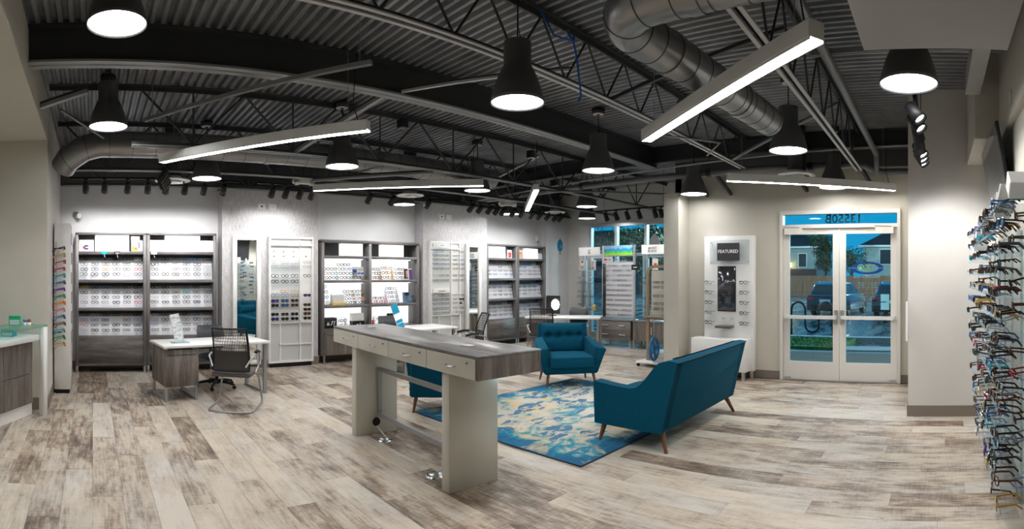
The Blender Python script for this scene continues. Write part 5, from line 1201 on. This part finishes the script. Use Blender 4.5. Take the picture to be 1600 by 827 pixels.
# ================================================================ GLASS ENTRANCE DOORS (x = 8.34)
X = 8.36
fm = M['fixture_door'] = painted('putty_aluminium', (.66,.64,.60), .02, .4)
D0 = struct(MB().box(X-.06,X+.08,.556,.606,0,2.713).box(X-.06,X+.08,2.44,2.49,0,2.713).box(X-.06,X+.08,.606,2.44,2.655,2.713).box(X-.06,X+.08,.606,2.44,2.43,2.49).build('door_1', fm), 'pale double glass entrance doors under a narrow transom')
box(X,X+.012,.606,2.44,2.49,2.655).build('transom_pane', M['glass'], D0)
box(X-.06,X+.08,.606,2.44,0,.012).build('threshold', M['aluminium'], D0)
ym = 1.523
for a, b, k in ((ym+.004,2.436,0),(.61,ym-.004,1)):
    lf = MB().box(X-.02,X+.025,a,a+.10,.014,2.425).box(X-.02,X+.025,b-.10,b,.014,2.425).box(X-.02,X+.025,a+.10,b-.10,.014,.30).box(X-.02,X+.025,a+.10,b-.10,2.335,2.425).build('door_leaf', fm, D0)
    box(X-.002,X+.008,a+.10,b-.10,.30,2.335).build('door_pane', M['glass'], lf)
    MB().tube([(X-.075,a+.05,1.015),(X-.075,b-.05,1.015)], 0, flat=(.045,.055)).box(X-.075,X-.02,a+.03,a+.09,.985,1.045).box(X-.075,X-.02,b-.09,b-.03,.985,1.045).build('push_bar', M['fixture_white'], lf)
    yy = (a+.045) if k == 0 else (b-.045)
    MB().box(X-.06,X-.02,yy-.025,yy+.025,.92,1.13).build('latch_case', M['aluminium'], lf)
    MB().tube([(X+.03,yy-.02,.86),(X+.07,yy-.02,.90),(X+.07,yy-.02,1.14),(X+.03,yy-.02,1.18)], .012, 8).build('pull_handle', M['g_gold'], lf)
    y0 = 2.12 if k == 0 else .66
    cl = box(X-.10,X-.02,y0,y0+.28,2.33,2.43).build('door_closer', fm, lf); MB().bar((X-.06,y0+.04,2.44),(X-.06,y0+.30,2.455),.02,.012).build('closer_arm', M['aluminium'], cl)
    box(X-.03,X+.03,a+.02 if k else b-.12,a+.12 if k else b-.02,.012,.05).build('bottom_pivot', M['aluminium'], lf)
MW = mat('decal_white', (.55,.60,.58), .5); MD = mat('decal_dark', (.01,.03,.035), .5); MG = mat('decal_gold', (.70,.50,.18), .4); MBl = mat('decal_blue_oval', (.01,.05,.28), .5)
RT = (PI/2, 0, PI/2)                 # lettering that faces the street, so it reads mirrored from indoors
text('13550B', .195, D0, (X+.016,1.46,2.572), RT, MD)
d2 = D0
# oval emblem on the second leaf
def ring(cy_, cz, a0, b0, a1, b1, n, m_, x):
    v = []
    for i in range(n+1):
        an = 2*PI*i/n; v += [(x,cy_+a0*math.cos(an),cz+b0*math.sin(an)),(x,cy_+a1*math.cos(an),cz+b1*math.sin(an))]
    o = MB().add(v, [(2*i,2*i+1,2*i+3,2*i+2) for i in range(n)]).build('emblem_oval', m_, D0); return o
yc, zc = 1.085, 1.795
ring(yc,zc,.185,.068,.262,.100,40,MBl,X+.0125)
text('TSO', .15, D0, (X+.013,yc+.02,zc), RT, MG)
ring(yc+.105,zc,.0,.0,.026,.026,20,mat('painted_glow', (.95,.75,.35), .4),X+.0125)  # pale disc: the glow over the lettering painted as flat colour
box(X+.012,X+.013,yc-.30,yc+.30,zc-.004,zc+.004).build('emblem_line', MW, D0)
text('TEXAS STATE OPTICAL', .042, D0, (X+.0125,yc,1.655), RT, MW)
for z, w in ((1.56,.34),(1.525,.32),(1.49,.34),(1.40,.20),(1.34,.28),(1.31,.24)):
    for k in range(5):
        y0 = yc-w/2 + w*k/5; box(X+.0120,X+.0126,y0+.006,y0+w/5-.008-.02*((k*7) % 3),z-.004,z+.004).build('lettering_line', MW, D0)
for z in (1.14,1.27): box(X+.012,X+.013,.735,.87,z,z+.115).build('paper_notice', M['white'], D0)
# window balloon decal and blue film
t = thing('window_decal', 'white balloon shaped decal on the storefront window', 'decal', (11.39,6.60,2.42)); MB().prism([(.15*math.cos(2*PI*k/24),.25*math.sin(2*PI*k/24)) for k in range(24)], 0, .004).xf(Matrix.Rotation(PI/2, 4, 'Z') @ Matrix.Rotation(PI/2, 4, 'X')).build('envelope', mat('decal_pinkish', (.55,.50,.48), .5), t); box(-.004,.004,-.03,.03,-.33,-.27).build('basket', M['white'], t)
# ================================================================ OUTSIDE
GZ = -.15
asph = M['asphalt'] = mat('wet_asphalt', (.05,.06,.065), .25); q = NT(asph); f = q.noise(q.mapv(q.pos(), (.5,2.5,1)), 1, 5, .65)
q.col(q.ramp(f, [(.35,(.03,.036,.04)),(.65,(.09,.105,.11))])); q.l(q.ramp(f, [(.4,(.12,.12,.12)),(.6,(.5,.5,.5))]), q.b.inputs['Roughness'])
struct(box(8.5,90,-40,60,GZ-.4,GZ-.12).build('ground_lot', asph), 'wet asphalt parking lot outside the glass')
conc = mat('wet_concrete', (.20,.22,.225), .5)
struct(MB().box(8.5,12.6,-8,4.28,GZ-.12,GZ+.02).box(11.55,13.3,4.28,30,GZ-.12,GZ+.02).build('sidewalk', conc), 'wet concrete walk outside the doors')
for y in (0, 1.9, 3.6): struct(box(8.6,12.5,y-.01,y+.01,GZ+.02,GZ+.024).build('sidewalk_joint', M['dark_paint']))
struct(MB().box(15.3,15.6,-12,7.0,GZ-.12,GZ+.03).box(12.6,13.3,-8,2.3,GZ-.12,GZ+.05).build('kerb', mat('pale_kerb', (.34,.36,.36), .6)))
gm = M['grass'] = mat('dark_lawn', (.02,.075,.012), .9); q = NT(gm); q.col(q.ramp(q.noise(q.pos(), 9, 4), [(.35,(.02,.10,.015)),(.7,(.07,.24,.04))]))
b = MB(); gr_ = random.Random(5)
for k in range(5200):
    x, y = gr_.uniform(13.35,15.25), gr_.uniform(2.35,7.0); h, a = gr_.uniform(.03,.065), gr_.uniform(0,PI); c, s = .012*math.cos(a), .012*math.sin(a)
    b.add([(x-c,y-s,GZ+.0),(x+c,y+s,GZ+.0),(x+gr_.uniform(-.03,.03),y+gr_.uniform(-.03,.03),GZ+h)], [(0,1,2)])
b.box(13.3,15.3,2.3,7.05,GZ-.12,GZ+.01)
tag(b.build('grass', gm), 'dark green lawn strip outside the first glass door', 'grass', None, 'stuff')
# wave bike rack
P = []
for k, (y0, y1) in enumerate(((4.42,3.98),(3.98,3.55),(3.55,3.12))):
    for i in range(9):
        a = PI*i/8; yy = (y0+y1)/2 + (y0-y1)/2*math.cos(a); P.append((16.0, yy, (GZ+.78+.22*math.sin(a)) if k % 2 == 0 else (GZ+.30-.22*math.sin(a))))
P = [(16.0,4.42,GZ-.12)] + P + [(16.0,3.12,GZ-.12)]
P2 = []
for p in P:
    if not P2 or (Vector(p)-Vector(P2[-1])).length > .02: P2.append(p)
t = thing('bike_rack', 'dark wave-shaped tube bike rack outside the first glass door', 'bike rack'); MB().tube(P2, .035, 10).build('wave_tube', M['black_metal'], t)
# cars (front along +x, so their tails face the shop)
def car(label, loc, rz, col):
    t = thing('car', label, 'car', loc, rz, 'parked cars outside')
    pm = mat('car_paint', col, .18, .6, coat=.5)
    W2 = .92
    def sec(x, z0, z1, w, ins): return [(x,-w,z0),(x,-w*1.0,z0+(z1-z0)*.55),(x,-w+ins,z1),(x,w-ins,z1),(x,w,z0+(z1-z0)*.55),(x,w,z0)]
    body = [sec(0,.38,.98,W2*.93,.06),sec(.06,.30,1.04,W2,.05),(sec(1.2,.28,1.04,W2,.04)),(sec(3.3,.28,1.02,W2,.05)),(sec(4.3,.32,.92,W2*.95,.10)),(sec(4.55,.38,.74,W2*.85,.12))]
    v = [p for s_ in body for p in s_]; n = 6; f = [(i*n+k,i*n+(k+1)%n,(i+1)*n+(k+1)%n,(i+1)*n+k) for i in range(len(body)-1) for k in range(n)] + [tuple(range(n)), tuple(range((len(body)-1)*n, len(body)*n))[::-1]]
    bevel(MB().add(v, f).build('body', pm, t), .03, 2)
    cab = [(.16,1.02,.80),(.42,1.52,.66),(.9,1.63,.62),(2.2,1.60,.62),(3.25,1.02,.78)]
    v = []
    for (x, z, w) in cab: v += [(x,-w,z),(x,w,z)]
    v2 = [(a, b_ , 1.0) for a, b_, c_ in v]
    f = [(2*i,2*i+1,2*i+3,2*i+2) for i in range(4)] + [(0,2,4,6,8),(9,7,5,3,1),(0,8,9,1)]
    bevel(MB().add(v, f).build('cabin', pm, t), .04, 2)
    MB().quad((.17,-.66,1.08),(.17,.66,1.08),(.395,.56,1.47),(.395,-.56,1.47)).xf(Matrix.Translation((-.012,0,.008))).build('rear_window', M['black_glass'], t)
    for s in (-1,1):
        MB().add([(.42,s*.768,1.08),(1.62,s*.775,1.08),(1.62,s*.652,1.54),(.92,s*.655,1.56),(.62,s*.69,1.42)], [(0,1,2,3,4)]).xf(Matrix.Translation((0,s*.022,0))).build('side_window', M['black_glass'], t)
        MB().add([(1.72,s*.775,1.08),(2.95,s*.775,1.08),(2.2,s*.66,1.53),(1.72,s*.652,1.54)], [(0,1,2,3)]).xf(Matrix.Translation((0,s*.022,0))).build('side_window', M['black_glass'], t)
        bevel(hexa([(-.03,s*.60,.80),(.10,s*.60,.80),(.10,s*.90,.80),(-.01,s*.90,.80),(-.03,s*.60,.95),(.10,s*.60,.95),(.30,s*.90,.97),(.0,s*.90,.95)]).build('tail_light', mat('tail_lamp', (.5,.01,.015), .25), t), .01, 1)
        for x in (.85,3.6):
            w = MB().lathe([(.20,-.11),(.33,-.11),(.35,-.08),(.35,.08),(.33,.11),(.20,.11)], 22, cap=False).xf(Matrix.Translation((x,s*.80,.35)) @ Matrix.Rotation(PI/2, 4, 'X')).build('tyre', M['black'], t)
            MB().lathe([(.001,-.10),(.21,-.10),(.21,.10),(.001,.10)], 16).xf(Matrix.Translation((x,s*.80,.35)) @ Matrix.Rotation(PI/2, 4, 'X')).build('wheel_disc', M['silver'], w)
    bevel(box(-.06,.12,-.84,.84,.36,.58).build('rear_bumper', M['black'], t), .02, 1); box(-.025,.0,-.26,.26,.70,.83).build('number_plate', M['fixture_white'], t)
    for q in (-.585,.585): box(.5,2.2,q-.015,q+.015,1.63,1.66).build('roof_rail', M['black_metal'], t)
car('dark blue-grey car parked behind the door stile, with red tail lights', (24.0,5.05,GZ-.12), -.13, (.04,.09,.14))
car('second parked blue-grey car seen through the outer door', (23.6,1.95,GZ-.12), -.05, (.08,.16,.22))
# board fence
ft = thing('board_fence', 'brown wooden board fence across the parking lot', 'fence', (0,0,0))
fw = wood('fence_board', 'z', (.055,.024,.013), (.115,.054,.030), (.18,.09,.05), rough=.8); bm_ = bbox(-.012,.012,.004,.296,0,1.85,b=.004).mesh('board', fw)
for k in range(110):
    y = -4 + .30*k; o = bpy.data.objects.new('board', bm_); COL.objects.link(o); o.parent = ft; o.location = (47,y,GZ-.12+.02*(k*7 % 3))
for z in (.4, 1.5): box(47.02,47.08,-4,29,GZ+z-.12,GZ+z-.02).build('rail', fw, ft)
# houses
def house(label, x, y0, y1, zt, roof_pts, wallc, windows, lowc=None):
    t = thing('house', label, 'house', (0,0,0)); hm = painted('house_siding', wallc, .05)
    box(x,x+9,y0,y1,GZ-.12,zt).build('wall', hm, t)
    for k in range(int((zt-.4)/.32)): box(x-.03,x+.0,y0,y1,.4+.32*k,.4+.32*k+.02).build('siding_lap', hm, t)
    if lowc: box(x-.06,x,y0,y1,GZ-.12,zt*.48).build('brick_base', mat('house_brick', lowc, .8), t)
    (a, b, h, o_) = roof_pts
    MB().add([(x-.5,y0-.5,zt),(x-.5,y1+.5,zt),(x+9.5,y1+.5,zt),(x+9.5,y0-.5,zt),(x+4.2,a,zt+h),(x+4.6,b,zt+h)], [(0,1,5,4),(1,2,5),(2,3,4,5),(3,0,4),(3,2,1,0)]).build('roof', mat('dark_shingle', (.012,.016,.022), .8), t)
    box(x-.52,x-.4,y0-.5,y1+.5,zt-.15,zt+.05).build('fascia', M['fixture_white'], t)
    for (wy, wz, ww, wh) in windows:
        f_ = MB().box(x-.08,x,wy-.08,wy,wz,wz+wh).box(x-.08,x,wy+ww,wy+ww+.08,wz,wz+wh).box(x-.08,x,wy-.08,wy+ww+.08,wz-.08,wz).box(x-.08,x,wy-.08,wy+ww+.08,wz+wh,wz+wh+.08).build('window', M['fixture_white'], t)
        box(x-.05,x-.02,wy,wy+ww,wz,wz+wh).build('pane', M['black_glass'], f_)
    return t
house('pale two-storey house with dark roof seen through the first glass door', 60, 13.6, 26, 4.9, (19,19.6,3.4,0), (.34,.38,.36), ((14.8,2.6,.9,1.5),), (.10,.05,.045))
house('pale two-storey house with dark roof seen through the second glass door', 60, -8, 8.2, 4.95, (-1.0,2.0,3.9,0), (.42,.46,.42), ((4.6,2.9,1.7,1.6),), None)
# trees
lm = mat('dark_leaves', (.012,.035,.012), .8); q = NT(lm); q.col(q.ramp(q.noise(q.pos(), 1.5, 3), [(.35,(.008,.026,.010)),(.7,(.04,.075,.022))])); tk = mat('bark', (.03,.022,.016), .9)
def tree(label, x, y, h, r, seed, n=2600):
    rr = random.Random(seed); t = thing('tree', label, 'tree', (x,y,GZ-.12)); 
    tb = MB().tube([(0,0,0),(.1,.05,h*.3),(0,.1,h*.55)], [.18,.14,.08], 8)
    for k in range(7):
        a = k*2.4; tb.tube([(0,.05,h*(.3+.04*k)),(r*.5*math.cos(a),r*.5*math.sin(a),h*(.5+.05*k))], [.07,.025], 6)
    tb.build('trunk', tk, t); b = MB(); cl = [(rr.uniform(-r,r)*.75, rr.uniform(-r,r)*.75, h*rr.uniform(.42,.92), r*rr.uniform(.28,.5)) for _ in range(16)]
    for k in range(n):
        cx, cy_, cz, cr = rr.choice(cl); d = Vector((rr.gauss(0,1),rr.gauss(0,1),rr.gauss(0,1))).normalized()*cr*rr.uniform(.5,1); s = rr.uniform(.07,.15)
        u = Vector((rr.gauss(0,1),rr.gauss(0,1),rr.gauss(0,1))).normalized(); w_ = u.cross(d).normalized() if d.length else u; c = Vector((cx,cy_,cz)) + d
        b.add([c-u*s, c+w_*s*.5, c+u*s, c-w_*s*.5], [(0,1,2,3)])
    o = b.build('foliage', lm, t); o['kind'] = 'stuff'
tree('dark leafy tree between the two houses beyond the fence', 53, 11.0, 6.4, 1.9, 1, 3600)
tree('shorter dark tree leaning beside the second house', 52, 8.2, 5.2, 1.6, 2, 1500)
for i, (x, y, h, r) in enumerate(((37,25,6.5,3),(36,36,8,3.6),(30,17.5,5.5,2.2),(40,45,9,3.6))): tree(['first','second','third','fourth'][i] + ' dark tree outside the storefront window, counted from the door side' if i != 2 else 'low dark tree close outside the storefront window', x, y, h, r, 10+i, 2400)
t = thing('light_pole', 'slim dark parking lot pole outside the first glass door', 'pole', (22,6.55,GZ-.12)); MB().tube([(0,0,0),(0,0,6)], [.10,.07], 10).lathe([(.2,0),(.2,.5),(.12,.55)], 12).build('shaft', M['black_metal'], t); box(-.5,.2,-.15,.15,5.95,6.1).build('lamp_head', M['black_metal'], t)
t = thing('wall_lantern', 'glowing orange lantern on the first house corner', 'lantern', (59.5,16.6,2.55)); MB().lathe([(.05,0),(.18,.05),(.2,.4),(.05,.5)], 10).build('glow', mat('lantern_glow', (1,.6,.2), .4, emit=(1,.5,.12), es=6), t); box(-.02,.5,-.05,.05,.2,.3).build('bracket', M['black_metal'], t)
# unseen lot lamps added to light the cars, fence and houses outside
def added_lot_lamp(x, y, w, label):
    t = thing('added_lot_lamp', label, 'added lamp', (x,y,GZ-.12)); MB().tube([(0,0,0),(0,0,7)], [.10,.07], 10).build('pole', M['black_metal'], t); box(-.3,.3,-.15,.15,7.0,7.12).build('lamp_head', M['black_metal'], t)
    l = bpy.data.lights.new('added_lot_light', 'POINT'); l.energy = w; l.shadow_soft_size = .3; l.color = (1.0,.96,.88); o = bpy.data.objects.new('added_lot_light', l); COL.objects.link(o); o.parent = t; o.location = (0,0,6.8)
added_lot_lamp(17, -3.5, 600, 'added unseen lot lamp standing clear of the doors by the walk')
added_lot_lamp(33, 15.0, 3600, 'added unseen lot lamp before the fence behind the solid wall')
added_lot_lamp(40, -4.0, 4200, 'added unseen lot lamp before the fence beyond the second car')
added_lot_lamp(20, 18.0, 160, 'added unseen lot lamp near the trees outside the storefront window')
t = thing('neighbour_building', 'dark low building across the lot outside the storefront window', 'building', (0,0,0))
box(58,66,27.5,60,GZ-.12,7.0).build('wall', mat('dark_facade', (.045,.05,.05), .7), t); box(57.6,66.4,27.2,60.3,7.0,7.5).build('parapet', mat('dark_parapet', (.03,.035,.04), .6), t)
for y in (29,33.5,38,43): f_ = box(57.93,58,y,y+2.4,.7,3.2).build('window', M['steel_grey'], t); box(57.9,57.93,y+.1,y+2.3,.8,3.1).build('pane', M['black_glass'], f_)
